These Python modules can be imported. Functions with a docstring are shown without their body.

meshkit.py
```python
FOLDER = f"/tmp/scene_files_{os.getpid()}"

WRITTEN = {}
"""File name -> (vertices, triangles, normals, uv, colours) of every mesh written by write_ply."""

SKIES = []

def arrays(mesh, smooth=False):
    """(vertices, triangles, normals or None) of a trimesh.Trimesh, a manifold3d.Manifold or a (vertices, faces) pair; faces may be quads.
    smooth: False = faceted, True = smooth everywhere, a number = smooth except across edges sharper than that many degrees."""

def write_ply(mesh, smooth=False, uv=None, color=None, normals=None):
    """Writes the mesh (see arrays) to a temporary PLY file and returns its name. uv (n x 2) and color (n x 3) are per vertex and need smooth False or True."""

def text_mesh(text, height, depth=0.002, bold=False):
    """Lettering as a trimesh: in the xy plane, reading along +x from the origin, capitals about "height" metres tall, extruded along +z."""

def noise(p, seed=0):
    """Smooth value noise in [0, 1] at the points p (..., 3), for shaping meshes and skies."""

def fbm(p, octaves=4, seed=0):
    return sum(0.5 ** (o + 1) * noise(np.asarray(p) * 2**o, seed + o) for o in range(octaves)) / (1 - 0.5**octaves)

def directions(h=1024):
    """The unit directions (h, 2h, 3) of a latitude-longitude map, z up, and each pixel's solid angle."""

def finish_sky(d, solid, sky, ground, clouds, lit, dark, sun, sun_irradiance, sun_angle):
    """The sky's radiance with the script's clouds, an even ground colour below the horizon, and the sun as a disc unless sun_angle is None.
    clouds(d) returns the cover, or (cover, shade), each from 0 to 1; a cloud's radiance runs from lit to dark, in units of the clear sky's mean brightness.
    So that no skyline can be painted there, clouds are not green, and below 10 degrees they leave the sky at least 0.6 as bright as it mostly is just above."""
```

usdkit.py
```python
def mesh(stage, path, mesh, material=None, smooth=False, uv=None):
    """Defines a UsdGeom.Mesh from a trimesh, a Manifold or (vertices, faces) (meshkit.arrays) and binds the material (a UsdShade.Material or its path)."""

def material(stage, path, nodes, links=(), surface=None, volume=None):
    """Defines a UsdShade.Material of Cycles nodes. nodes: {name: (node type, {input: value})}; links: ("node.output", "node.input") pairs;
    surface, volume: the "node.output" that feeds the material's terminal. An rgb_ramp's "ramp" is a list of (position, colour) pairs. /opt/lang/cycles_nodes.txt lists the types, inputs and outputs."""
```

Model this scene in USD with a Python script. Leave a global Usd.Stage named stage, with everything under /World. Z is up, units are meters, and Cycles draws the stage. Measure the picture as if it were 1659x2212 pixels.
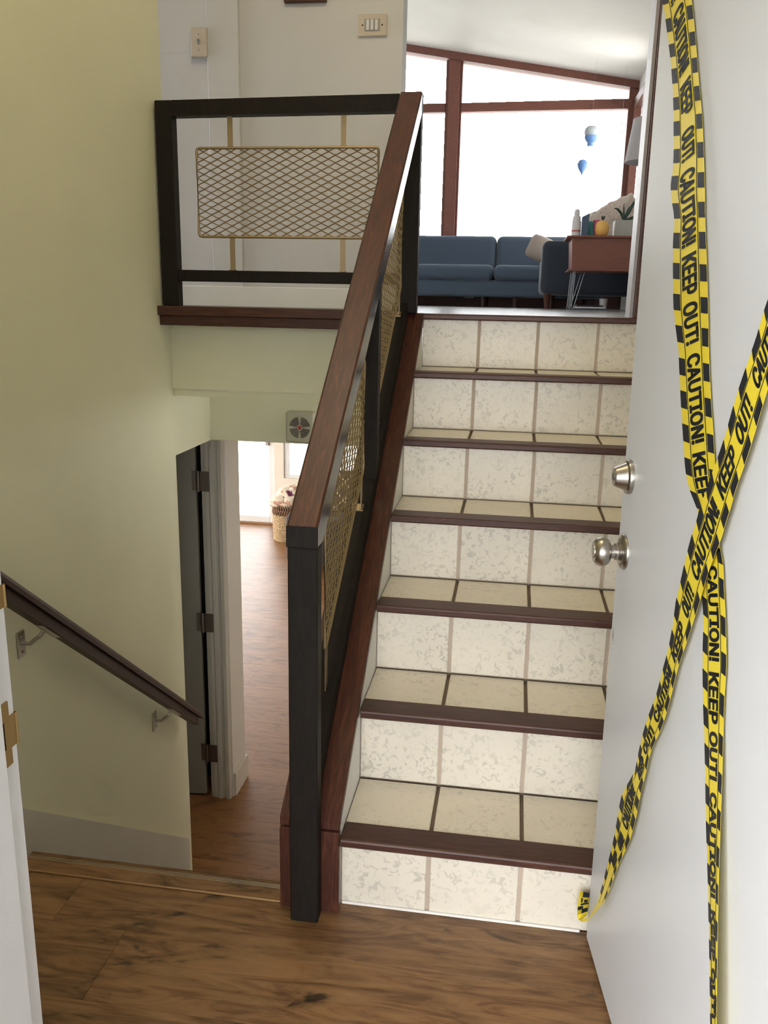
import math, random, numpy as np, trimesh, manifold3d, usdkit, meshkit
from pxr import Usd, UsdGeom, UsdLux, UsdShade, Gf, Sdf, Vt

stage = Usd.Stage.CreateInMemory()
UsdGeom.SetStageUpAxis(stage, 'Z'); UsdGeom.SetStageMetersPerUnit(stage, 1.0)
UsdGeom.Xform.Define(stage, '/World'); UsdGeom.Scope.Define(stage, '/World/Looks')
rng = random.Random(7); nrng = np.random.default_rng(7)

# ------------------------------------------------------------------ camera
YAW, PITCH, ROLL = -0.14677, -0.24454, 0.02055
cy, sy, cp, sp, cr, sr = math.cos(YAW), math.sin(YAW), math.cos(PITCH), math.sin(PITCH), math.cos(ROLL), math.sin(ROLL)
FWD = np.array([sy*cp, cy*cp, sp]); RT0 = np.array([cy, -sy, 0.0]); UP0 = np.cross(RT0, FWD)
RT, UP = cr*RT0 + sr*UP0, -sr*RT0 + cr*UP0
CAM = np.array([0.32292, -1.62941, 1.33351])
cam = UsdGeom.Camera.Define(stage, '/World/camera')
cam.CreateHorizontalApertureAttr(36.0); cam.CreateVerticalApertureAttr(48.0)
cam.CreateFocalLengthAttr(1827.09/1659*36.0); cam.CreateClippingRangeAttr((0.03, 1000.0))
M = Gf.Matrix4d(*RT, 0, *UP, 0, *(-FWD), 0, *CAM, 1)
cam.AddTransformOp().Set(M)
cam.CreateExposureAttr(-1.13)

# ------------------------------------------------------------------ daylight: an overcast sky
dome = UsdLux.DomeLight.Define(stage, '/World/sky')
dome.CreateIntensityAttr(6.0); dome.CreateColorAttr(Gf.Vec3f(0.975, 0.985, 1.0))
# ------------------------------------------------------------------ helpers
used = {}
def numbered(parent, name):
    k = (parent, name); n = used.get(k, 0); used[k] = n + 1
    return name if n == 0 else '%s_%03d' % (name, n)
def path_of(p): return p if isinstance(p, str) else str(p.GetPath())
def put(name, mesh, mat, parent=None, smooth=False, label=None):
    par = '/World' if parent is None else path_of(parent)
    m = usdkit.mesh(stage, par + '/' + numbered(par, name), mesh, MATS[mat], smooth=smooth)
    if label: m.GetPrim().SetCustomDataByKey('label', label)
    return m.GetPrim()
def thing(name, label, cat, loc=(0, 0, 0), rotz=0.0, group=None):
    x = UsdGeom.Xform.Define(stage, '/World/' + numbered('/World', name))
    x.AddTranslateOp().Set(Gf.Vec3d(*loc))
    if rotz: x.AddRotateZOp().Set(float(rotz))
    p = x.GetPrim(); p.SetCustomDataByKey('label', label); p.SetCustomDataByKey('category', cat)
    if group: p.SetCustomDataByKey('group', group)
    return p
def tag(p, label, cat, group=None, kind=None):
    p.SetCustomDataByKey('label', label); p.SetCustomDataByKey('category', cat)
    if group: p.SetCustomDataByKey('group', group)
    if kind: p.SetCustomDataByKey('kind', kind)
    return p
def struct(name, label, cat, mesh=None, mat=None, loc=(0, 0, 0), rotz=0.0, smooth=False):
    if mesh is None: p = thing(name, label, cat, loc, rotz)
    else: p = tag(put(name, mesh, mat, smooth=smooth), label, cat)
    p.SetCustomDataByKey('kind', 'structure'); return p
def stuff(p): p.SetCustomDataByKey('kind', 'stuff'); return p
cat_ = trimesh.util.concatenate
def hull(pts): return trimesh.convex.convex_hull(np.asarray(pts, float))
def box(x0, x1, y0, y1, z0, z1, c=0.0):
    lo, hi = np.array([min(x0, x1), min(y0, y1), min(z0, z1)]), np.array([max(x0, x1), max(y0, y1), max(z0, z1)])
    c = min(c, 0.45*(hi-lo).min())
    if c <= 0:
        b = trimesh.creation.box(hi-lo); b.apply_translation((lo+hi)/2); return b
    P = []
    for i in range(8):
        s = [(i >> k) & 1 for k in range(3)]
        for ax in range(3):
            P.append([(hi[k]-(0 if k == ax else c)) if s[k] else (lo[k]+(0 if k == ax else c)) for k in range(3)])
    return hull(P)
def rbox(x0, x1, y0, y1, z0, z1, r, seg=5):
    """box with rounded edges"""
    s = manifold3d.Manifold.sphere(r, 4*seg)
    pts = [(x, y, z) for x in (x0+r, x1-r) for y in (y0+r, y1-r) for z in (z0+r, z1-r)]
    return manifold3d.Manifold.batch_hull([s.translate(p) for p in pts])
def tm(m):
    if hasattr(m, 'to_mesh'):
        q = m.to_mesh(); return trimesh.Trimesh(q.vert_properties[:, :3], q.tri_verts, process=False)
    return m
def prism(poly, a0, a1, axis='x'):
    """polygon in the two other axes (yz for x, xz for y, xy for z), extruded along axis"""
    from shapely.geometry import Polygon
    m = trimesh.creation.extrude_polygon(Polygon(poly), abs(a1-a0), engine='earcut')
    v = m.vertices.copy(); lo = min(a0, a1)
    if axis == 'x': w = np.c_[v[:, 2]+lo, v[:, 0], v[:, 1]]
    elif axis == 'y': w = np.c_[v[:, 0], v[:, 2]+lo, v[:, 1]]
    else: w = np.c_[v[:, 0], v[:, 1], v[:, 2]+lo]
    f = m.faces if axis != 'y' else m.faces[:, ::-1]
    return trimesh.Trimesh(w, f, process=False)
def tube(pts, r, n=8, closed=False):
    p = np.asarray(pts, float); k = len(p)
    t = (np.roll(p, -1, 0)-np.roll(p, 1, 0)) if closed else np.gradient(p, axis=0)
    t /= np.linalg.norm(t, axis=1, keepdims=True)+1e-12
    ref = np.array([0, 0, 1.0]) if abs(t[:, 2]).mean() < 0.8 else np.array([1.0, 0, 0])
    a = np.cross(t, ref); bad = np.linalg.norm(a, axis=1) < 1e-3; a[bad] = np.cross(t[bad], [0.3, 1, 0.2])
    a /= np.linalg.norm(a, axis=1, keepdims=True); b = np.cross(t, a)
    th = np.arange(n)*2*np.pi/n; rr = np.broadcast_to(r, (k,))[:, None, None]
    v = (p[:, None]+rr*(np.cos(th)[None, :, None]*a[:, None]+np.sin(th)[None, :, None]*b[:, None])).reshape(-1, 3)
    F = []
    for i in range(k if closed else k-1):
        i2 = (i+1) % k
        for j in range(n):
            j2 = (j+1) % n; F += [[i*n+j, i*n+j2, i2*n+j2], [i*n+j, i2*n+j2, i2*n+j]]
    if not closed:
        v = np.vstack([v, p[0], p[-1]]); c0, c1 = k*n, k*n+1
        for j in range(n):
            F += [[c0, (j+1) % n, j], [c1, (k-1)*n+j, (k-1)*n+(j+1) % n]]
    return trimesh.Trimesh(v, F, process=False)
def lathe(prof, n=28, axis='z', at=(0, 0, 0)):
    """(radius, height) profile turned round an axis"""
    pr = np.asarray(prof, float); th = np.arange(n)*2*np.pi/n
    v = np.stack([pr[:, None, 0]*np.cos(th), pr[:, None, 0]*np.sin(th), np.broadcast_to(pr[:, None, 1], (len(pr), n))], -1).reshape(-1, 3)
    F = []
    for i in range(len(pr)-1):
        for j in range(n):
            j2 = (j+1) % n; F += [[i*n+j, i*n+j2, (i+1)*n+j2], [i*n+j, (i+1)*n+j2, (i+1)*n+j]]
    m = trimesh.Trimesh(v, F, process=False)
    if axis == 'x': m.vertices = m.vertices[:, [2, 0, 1]]
    if axis == 'y': m.vertices = np.c_[m.vertices[:, 1], m.vertices[:, 2], m.vertices[:, 0]]
    m.apply_translation(at); return m
def xf(m, R=None, t=(0, 0, 0)):
    m = m.copy()
    if R is not None: m.vertices = m.vertices @ np.asarray(R).T
    m.vertices = m.vertices+np.asarray(t); return m
def rotz(d): a = math.radians(d); return np.array([[math.cos(a), -math.sin(a), 0], [math.sin(a), math.cos(a), 0], [0, 0, 1]])
def cushion(w, h, t, n=14, puff=0.5, seed=0, rough=0.0):
    """pillow in the xz plane, thickness along y"""
    g = np.linspace(-1, 1, n); X, Z = np.meshgrid(g, g, indexing='ij')
    d = np.clip((1-np.abs(X)**2.4)*(1-np.abs(Z)**2.4), 0, 1)**puff
    q = 1-0.13*(X**2*Z**2)**1.5
    cx = X*q*(1-0.03*(1-Z**2)); cz = Z*q*(1-0.03*(1-X**2))
    V = []
    for s in (-1, 1):
        V.append(np.stack([cx*w/2, s*d*t/2, cz*h/2], -1).reshape(-1, 3))
    V = np.vstack(V); F = []; N = n*n
    for i in range(n-1):
        for j in range(n-1):
            a, b, c, e = i*n+j, (i+1)*n+j, (i+1)*n+j+1, i*n+j+1
            F += [[a, b, c], [a, c, e], [N+a, N+c, N+b], [N+a, N+e, N+c]]
    m = trimesh.Trimesh(V, F, process=False); m.merge_vertices()
    if rough:
        m.vertices += m.vertex_normals*((meshkit.fbm(m.vertices*18+seed, 3, seed)-0.5)*rough)[:, None]
    return m

# ------------------------------------------------------------------ materials
MATS = {}
def mat(name, nodes, links=(), surface='p.BSDF'):
    MATS[name] = usdkit.material(stage, '/World/Looks/'+name, nodes, links, surface=surface)
def plain(name, col, rough=0.5, metal=0.0, **k):
    mat(name, {'p': ('principled_bsdf', dict(base_color=col, roughness=rough, metallic=metal, **k))})
def paint(name, col, rough=0.6, bump=0.15, var=0.03):
    c0, c1 = [max(0, x*(1-var)) for x in col], [min(1, x*(1+var)) for x in col]
    mat(name, {'g': ('geometry', {}), 'n': ('noise_texture', {'scale': 2.5, 'detail': 3.0}), 'r': ('rgb_ramp', {'ramp': [(0.3, c0), (0.7, c1)]}),
               'm': ('noise_texture', {'scale': 260.0, 'detail': 2.0}), 'b': ('bump', {'strength': bump, 'distance': 0.002}),
               'p': ('principled_bsdf', {'roughness': rough})},
        [('g.position', 'n.vector'), ('n.fac', 'r.fac'), ('r.color', 'p.base_color'), ('g.position', 'm.vector'), ('m.fac', 'b.height'), ('b.normal', 'p.normal')])
def wood(name, stops, scale=(1, 1, 1), grain=9.0, rough=0.45, dist=1.2, bump=0.12, vary=0.10, coat=0.0, spec=0.4):
    """grain stretched by scale; each object shifts its own pattern and tone"""
    mat(name, {'g': ('geometry', {}), 'o': ('object_info', {}), 's': ('vector_math', {'math_type': 'scale', 'scale': 37.0}),
               'cx': ('combine_xyz', {'x': 1.0, 'y': 0.6, 'z': 0.3}), 'mul': ('vector_math', {'math_type': 'multiply'}),
               'cr': ('combine_xyz', {}), 'add': ('vector_math', {'math_type': 'add'}),
               'map': ('mapping', {'scale': scale}), 'n': ('noise_texture', {'scale': grain, 'detail': 6.0, 'roughness': 0.6, 'distortion': dist}),
               'r': ('rgb_ramp', {'ramp': stops}), 'n2': ('noise_texture', {'scale': 2.2, 'detail': 2.0}),
               'mr': ('map_range', {'from_min': 0.0, 'from_max': 1.0, 'to_min': 1.0-vary, 'to_max': 1.0+vary}),
               'hs': ('hsv', {}), 'b': ('bump', {'strength': bump, 'distance': 0.002}),
               'p': ('principled_bsdf', {'roughness': rough, 'coat_weight': coat, 'coat_roughness': 0.25, 'specular_ior_level': spec})},
        [('o.random', 'cr.x'), ('o.random', 'cr.y'), ('o.random', 'cr.z'), ('cr.vector', 's.vector1'), ('s.vector', 'add.vector2'), ('g.position', 'add.vector1'),
         ('add.vector', 'map.vector'), ('map.vector', 'n.vector'), ('n.fac', 'r.fac'), ('r.color', 'hs.color'), ('o.random', 'mr.value'), ('mr.result', 'hs.value'),
         ('hs.color', 'p.base_color'), ('n.fac', 'b.height'), ('b.normal', 'p.normal')])
CREAM = (0.71, 0.695, 0.50); WHITE = (0.74, 0.73, 0.70)
paint('cream_paint', CREAM); paint('white_paint', WHITE); paint('grey_white_paint', (0.56, 0.55, 0.545))
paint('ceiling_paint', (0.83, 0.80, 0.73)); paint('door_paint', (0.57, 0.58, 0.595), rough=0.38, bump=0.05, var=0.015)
paint('trim_white', (0.72, 0.71, 0.67), rough=0.4, bump=0.04); paint('hall_trim', (0.56, 0.54, 0.47), rough=0.45, bump=0.04); paint('grey_door', (0.27, 0.265, 0.235), rough=0.45, bump=0.04)
paint('peach_paint', (0.76, 0.68, 0.56))
paint('grout', (0.17, 0.125, 0.085), rough=0.9, bump=0.3); paint('riser_grout', (0.44, 0.36, 0.285), rough=0.9, bump=0.3); paint('caulk', (0.78, 0.76, 0.72), rough=0.6)  # risers get a lighter grout colour because they face the light
RED = [(0.25, (0.028, 0.0105, 0.007)), (0.5, (0.058, 0.020, 0.012)), (0.75, (0.095, 0.034, 0.019))]
wood('mahogany_x', RED, (1.2, 14, 14), rough=0.42)
wood('mahogany_yz', [(0.25, (0.027, 0.0085, 0.0055)), (0.5, (0.056, 0.0165, 0.0095)), (0.80, (0.122, 0.039, 0.018))], (14, 1.2, 1.2), rough=0.40)
wood('dark_mahogany', [(0.25, (0.018, 0.008, 0.006)), (0.75, (0.040, 0.016, 0.012))], (14, 1.2, 1.2), rough=0.45)
wood('window_wood', [(0.2, (0.10, 0.035, 0.025)), (0.8, (0.20, 0.075, 0.05))], (6, 6, 6), rough=0.5)
wood('cabinet_wood', [(0.2, (0.13, 0.045, 0.032)), (0.8, (0.21, 0.08, 0.055))], (2, 12, 12), rough=0.5)
wood('dark_panel_wood', [(0.2, (0.03, 0.014, 0.012)), (0.8, (0.06, 0.026, 0.02))], (2, 12, 12), rough=0.6)
wood('black_paint', [(0.2, (0.010, 0.008, 0.0065)), (0.8, (0.020, 0.016, 0.013))], (8, 8, 2), rough=0.55, vary=0.05, bump=0.1, spec=0.12)
plain('black_gloss', (0.012, 0.011, 0.011), 0.22, specular_ior_level=0.6)
FLOOR = [(0.24, (0.045, 0.020, 0.009)), (0.38, (0.125, 0.060, 0.024)), (0.5, (0.195, 0.102, 0.043)), (0.62, (0.235, 0.130, 0.056)), (0.8, (0.29, 0.175, 0.08))]
def floorwood(name, tone, rough, soft=0.0):
    st = [(p, tuple(min(1, c*tone[i]) for i, c in enumerate(k))) for p, k in FLOOR]
    md = np.mean([k for p, k in st[1:4]], axis=0); st = [(p, tuple(np.array(k)*(1-soft)+md*soft)) for p, k in st]
    mat(name, {'g': ('geometry', {}), 'o': ('object_info', {}), 'cr': ('combine_xyz', {}), 's': ('vector_math', {'math_type': 'scale', 'scale': 41.0}),
               'add': ('vector_math', {'math_type': 'add'}), 'map': ('mapping', {'scale': (1.1, 7.5, 7.5)}), 'map2': ('mapping', {'scale': (1.6, 4.0, 4.0)}),
               'n': ('noise_texture', {'scale': 3.2, 'detail': 8.0, 'roughness': 0.6, 'distortion': 2.2}),
               'k': ('noise_texture', {'scale': 1.9, 'detail': 4.0, 'roughness': 0.6, 'distortion': 2.2}),
               'kr': ('rgb_ramp', {'ramp': [(0.31, [0.14+soft*0.6]*3), (0.40, (0.82, 0.79, 0.76)), (0.5, (1, 1, 1)), (0.62, (1.08, 1.04, 1.0)), (0.75, (0.86, 0.83, 0.8))]}),
               'r': ('rgb_ramp', {'ramp': st}), 'mx': ('mix_color', {'blend_type': 'multiply', 'fac': 1.0}),
               'mr': ('map_range', {'from_min': 0.0, 'from_max': 1.0, 'to_min': 0.93, 'to_max': 1.07}), 'hs': ('hsv', {}),
               'b': ('bump', {'strength': 0.1*(1-soft), 'distance': 0.002}), 'p': ('principled_bsdf', {'roughness': rough})},
        [('o.random', 'cr.x'), ('o.random', 'cr.y'), ('o.random', 'cr.z'), ('cr.vector', 's.vector1'), ('s.vector', 'add.vector2'), ('g.position', 'add.vector1'),
         ('add.vector', 'map.vector'), ('add.vector', 'map2.vector'), ('map.vector', 'n.vector'), ('map2.vector', 'k.vector'), ('n.fac', 'r.fac'), ('k.fac', 'kr.fac'),
         ('r.color', 'mx.a'), ('kr.color', 'mx.b'), ('mx.result', 'hs.color'), ('o.random', 'mr.value'), ('mr.result', 'hs.value'), ('hs.color', 'p.base_color'),
         ('n.fac', 'b.height'), ('b.normal', 'p.normal')])
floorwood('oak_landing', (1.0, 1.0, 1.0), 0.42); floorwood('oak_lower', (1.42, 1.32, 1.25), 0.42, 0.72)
def tilemat(name, base, spot, lo, hi):
    mat(name, {'g': ('geometry', {}), 'o': ('object_info', {}), 'cr': ('combine_xyz', {}), 's': ('vector_math', {'math_type': 'scale', 'scale': 23.0}),
               'add': ('vector_math', {'math_type': 'add'}), 'n': ('noise_texture', {'scale': 62.0, 'detail': 3.0, 'roughness': 0.5, 'distortion': 1.1}),
               'n2': ('noise_texture', {'scale': 9.0, 'detail': 2.0}), 'r': ('rgb_ramp', {'ramp': [(lo, (0, 0, 0)), (hi, (1, 1, 1))]}),
               'r2': ('rgb_ramp', {'ramp': [(0.36, (0.25, 0.25, 0.25)), (0.62, (1, 1, 1))]}),
               'm': ('mix_color', {'blend_type': 'multiply', 'fac': 1.0}), 'bw': ('rgb_to_bw', {}), 'c': ('mix_color', {'blend_type': 'mix', 'a': base, 'b': spot}),
               'n3': ('noise_texture', {'scale': 5.0, 'detail': 2.0}), 'r3': ('rgb_ramp', {'ramp': [(0.3, (0.95, 0.94, 0.92)), (0.7, (1.04, 1.03, 1.0))]}),
               'mm': ('mix_color', {'blend_type': 'multiply', 'fac': 1.0}), 'mr': ('map_range', {'from_min': 0.0, 'from_max': 1.0, 'to_min': 0.96, 'to_max': 1.04}), 'hs': ('hsv', {}),
               'b': ('bump', {'strength': 0.12, 'distance': 0.002, 'invert': True}), 'p': ('principled_bsdf', {'roughness': 0.33})},
        [('o.random', 'cr.x'), ('o.random', 'cr.y'), ('o.random', 'cr.z'), ('cr.vector', 's.vector1'), ('s.vector', 'add.vector2'), ('g.position', 'add.vector1'),
         ('add.vector', 'n.vector'), ('add.vector', 'n2.vector'), ('add.vector', 'n3.vector'), ('n.fac', 'r.fac'), ('n2.fac', 'r2.fac'), ('r.color', 'm.a'), ('r2.color', 'm.b'),
         ('m.result', 'bw.color'), ('bw.val', 'c.fac'), ('c.result', 'mm.a'), ('n3.fac', 'r3.fac'), ('r3.color', 'mm.b'), ('mm.result', 'hs.color'), ('o.random', 'mr.value'), ('mr.result', 'hs.value'),
         ('hs.color', 'p.base_color'), ('bw.val', 'b.height'), ('b.normal', 'p.normal')])
tilemat('cream_tile', (0.68, 0.635, 0.55), (0.50, 0.475, 0.41), 0.53, 0.62)
tilemat('cream_tile_tread', (0.69, 0.63, 0.52), (0.55, 0.505, 0.42), 0.55, 0.66)
def metal(name, col, rough): plain(name, col, rough, 1.0)
metal('nickel', (0.42, 0.39, 0.35), 0.26); metal('brass', (0.36, 0.24, 0.10), 0.38); metal('antique_gold', (0.33, 0.255, 0.155), 0.5)
metal('hinge_steel', (0.22, 0.20, 0.18), 0.45); metal('bracket_steel', (0.45, 0.43, 0.38), 0.4); metal('dark_iron', (0.16, 0.17, 0.18), 0.4); metal('strip_aluminium', (0.55, 0.5, 0.45), 0.35)
plain('switch_plate', (0.52, 0.45, 0.37), 0.4); plain('switch_grey', (0.30, 0.29, 0.28), 0.35); plain('switch_hole', (0.02, 0.02, 0.02), 0.6)
plain('detector_plastic', (0.42, 0.40, 0.30), 0.5); plain('detector_slot', (0.05, 0.05, 0.04), 0.7); plain('red_plastic', (0.35, 0.03, 0.03), 0.4)
plain('tape_yellow', (0.72, 0.57, 0.035), 0.42, specular_ior_level=0.35); plain('tape_black', (0.010, 0.012, 0.018), 0.5, specular_ior_level=0.2)
paint('shaded_worn_edge', (0.36, 0.34, 0.35), rough=0.5); plain('highlight_tan', (0.36, 0.22, 0.10), 0.4); paint('jamb_paint', (0.66, 0.655, 0.65), rough=0.4, bump=0.06, var=0.05); plain('unlit_black', (0.006, 0.006, 0.008), 0.8); plain('cloth_white', (0.75, 0.74, 0.72), 0.9)
def fabric(name, col, s=420.0, amt=0.18):
    mat(name, {'g': ('geometry', {}), 'n': ('noise_texture', {'scale': s, 'detail': 2.0}), 'r': ('rgb_ramp', {'ramp': [(0.3, [c*(1-amt) for c in col]), (0.7, [c*(1+amt) for c in col])]}),
               'b': ('bump', {'strength': 0.3, 'distance': 0.002}), 'p': ('principled_bsdf', {'roughness': 0.9, 'sheen_weight': 0.25, 'sheen_roughness': 0.4})},
        [('g.position', 'n.vector'), ('n.fac', 'r.fac'), ('r.color', 'p.base_color'), ('n.fac', 'b.height'), ('b.normal', 'p.normal')])
fabric('navy_fabric', (0.060, 0.085, 0.125)); fabric('dark_navy_fabric', (0.022, 0.030, 0.045)); fabric('beige_fabric', (0.30, 0.25, 0.22), 200)
fabric('shade_linen', (0.40, 0.385, 0.39), 600, 0.08); fabric('fur', (0.50, 0.42, 0.36), 90, 0.3); fabric('brown_leather', (0.035, 0.028, 0.028), 60)
plain('ceramic_grey', (0.42, 0.41, 0.38), 0.6); plain('leaf_green', (0.02, 0.055, 0.045), 0.45); plain('pineapple_yellow', (0.72, 0.42, 0.10), 0.45)
plain('teal_plastic', (0.03, 0.36, 0.33), 0.4); plain('pink_plastic', (0.50, 0.10, 0.16), 0.4); plain('bottle_white', (0.62, 0.60, 0.60), 0.4); plain('label_red', (0.42, 0.12, 0.12), 0.5)
plain('slate_blue', (0.06, 0.09, 0.15), 0.6); plain('ornament_blue', (0.12, 0.24, 0.50), 0.4); plain('ornament_grey', (0.40, 0.44, 0.46), 0.6)
plain('concrete', (0.50, 0.48, 0.43), 0.9); plain('porch_concrete', (0.22, 0.21, 0.20), 0.9); plain('upper_floor', (0.42, 0.41, 0.41), 0.16); plain('canvas', (0.5, 0.45, 0.4), 0.8)
mat('pane_glass', {'f': ('fresnel', {'IOR': 1.45}), 't': ('transparent_bsdf', {'color': (0.96, 0.97, 0.97)}), 'g': ('glossy_bsdf', {'roughness': 0.0, 'color': (1, 1, 1)}), 'm': ('mix_closure', {})},
    [('f.fac', 'm.fac'), ('t.BSDF', 'm.closure1'), ('g.BSDF', 'm.closure2')], 'm.closure')
mat('basket_weave', {'t': ('geometry', {}), 'n': ('noise_texture', {'scale': 60.0, 'detail': 3.0}), 'r': ('rgb_ramp', {'ramp': [(0.3, (0.30, 0.19, 0.09)), (0.7, (0.62, 0.45, 0.25))]}), 'p': ('principled_bsdf', {'roughness': 0.8})},
    [('t.position', 'n.vector'), ('n.fac', 'r.fac'), ('r.color', 'p.base_color')])
mat('basket_braid', {'t': ('geometry', {}), 'n': ('noise_texture', {'scale': 60.0, 'detail': 3.0}), 'r': ('rgb_ramp', {'ramp': [(0.3, (0.12, 0.06, 0.035)), (0.7, (0.30, 0.17, 0.10))]}), 'p': ('principled_bsdf', {'roughness': 0.8})},
    [('t.position', 'n.vector'), ('n.fac', 'r.fac'), ('r.color', 'p.base_color')])
mat('blanket', {'t': ('geometry', {}), 'n': ('noise_texture', {'scale': 11.0, 'detail': 2.0}), 'r': ('rgb_ramp', {'ramp': [(0.34, (0.10, 0.02, 0.05)), (0.39, (0.66, 0.55, 0.42)), (0.6, (0.72, 0.62, 0.48)), (0.66, (0.55, 0.32, 0.22))]}), 'p': ('principled_bsdf', {'roughness': 0.95})},
    [('t.position', 'n.vector'), ('n.fac', 'r.fac'), ('r.color', 'p.base_color')])

# ------------------------------------------------------------------ dimensions
ZS = [0.0, 0.178, 0.371, 0.5576, 0.7434, 0.9235, 1.110, 1.294]     # tread heights, landing to upper floor
T = 0.2322                                                          # going of a tread
XW, XR = -0.953, 0.735                                              # side walls of the stair hall
ZU, ZL = 1.294, -1.295                                              # upper and lower floors
YD = -0.87                                                          # inner face of the entry wall
YF = 1.45                                                           # face of the gallery's fascia
def ceil_z(x): return 4.024-0.1612*(x+1.0)

# ------------------------------------------------------------------ setting: walls, floors, ceiling
def wall_along_y(x0, x1, y0, y1, z0, z1=None):
    if z1 is not None: return box(x0, x1, y0, y1, z0, z1)
    return prism([(x0, z0), (x1, z0), (x1, ceil_z(x1)), (x0, ceil_z(x0))], y0, y1, 'y')
# left wall: over the lower flight and, above the side opening, on to the soffit
lw = cat_([prism([(YD, ZL), (YF, ZL), (YF, 0.736), (1.838, 0.736), (1.838, 1.05), (YF, 1.05), (YF, ceil_z(XW)), (YD, ceil_z(XW))], XW-0.13, XW, 'x')])
struct('wall_left', 'cream painted wall on the left carrying the sloping handrail', 'wall', lw, 'cream_paint')
struct('wall_right', 'plain wall behind the open white door, right of the tiled stairs', 'wall', wall_along_y(XR, XR+0.12, YD, 1.40, -0.1), 'cream_paint')
# entry wall with doorway, outside of it the camera
DX0, DX1, DZ = -0.2, 0.668, 2.06
fw = cat_([prism([(XW-0.13, -1.4), (DX0-0.02, -1.4), (DX0-0.02, DZ+0.02), (DX1+0.02, DZ+0.02), (DX1+0.02, -1.4), (2.6, -1.4), (2.6, ceil_z(2.6)), (XW-0.13, ceil_z(XW-0.13))], YD-0.13, YD, 'y')])
struct('wall_front', 'outside wall around the entry doorway', 'wall', fw, 'white_paint')
struct('wall_back', 'pale grey wall behind the gallery railing with two switches', 'wall',
       cat_([wall_along_y(-1.05, -0.205, 2.2, 2.32, ZU), box(-3.2, -1.05, 2.2, 2.32, ZU, 4.3)]), 'grey_white_paint')
struct('trim_1', 'flat white vertical board on the wall behind the gallery railing', 'trim',
       box(-1.045, -0.905, 2.183, 2.2, ZU, 4.0, 0.003), 'grey_white_paint')
struct('baseboard_back', 'low white baseboard on the wall behind the gallery', 'baseboard', box(-3.0, -0.21, 2.177, 2.2, ZU, ZU+0.09, 0.003), 'trim_white')
struct('wall_gallery', 'cream fascia under the dark red gallery board', 'wall',
       cat_([box(XW, -0.128, YF, YF+0.06, 0.994, ZU-0.06),
             box(XW, -0.128, YF+0.012, YF+0.12, 0.966, 1.2), box(XW, -0.128, 1.84, 1.96, 0.737, 1.244), box(XW, -0.128, YF+0.12, 1.84, 1.15, 1.244)]), 'cream_paint')
up = cat_([box(-3.2, -0.131, 1.42, 8.5, ZU-0.05, ZU), box(-0.131, 1.6, 1.40, 8.5, ZU-0.05, ZU)])
struct('floor_upper', 'glossy floor of the living room at the top of the stairs', 'floor', up, 'upper_floor')
struct('ceiling', 'sloping cream ceiling over the living room and stairs', 'ceiling',
       prism([(-4.8, ceil_z(-4.8)), (2.7, ceil_z(2.7)), (2.7, ceil_z(2.7)+0.15), (-4.8, ceil_z(-4.8)+0.15)], YD-1.4, 8.9, 'y'), 'ceiling_paint')
struct('wall_living_right', 'bright right side wall of the living room', 'wall',
       cat_([wall_along_y(1.465, 1.6, 1.40, 7.0, ZU), box(1.465, 1.6, 7.0, 8.5, ZU, 1.95), prism([(1.465, 3.45), (1.6, 3.45), (1.6, ceil_z(1.6)), (1.465, ceil_z(1.465))], 7.0, 8.5, 'y')]), 'white_paint')
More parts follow.
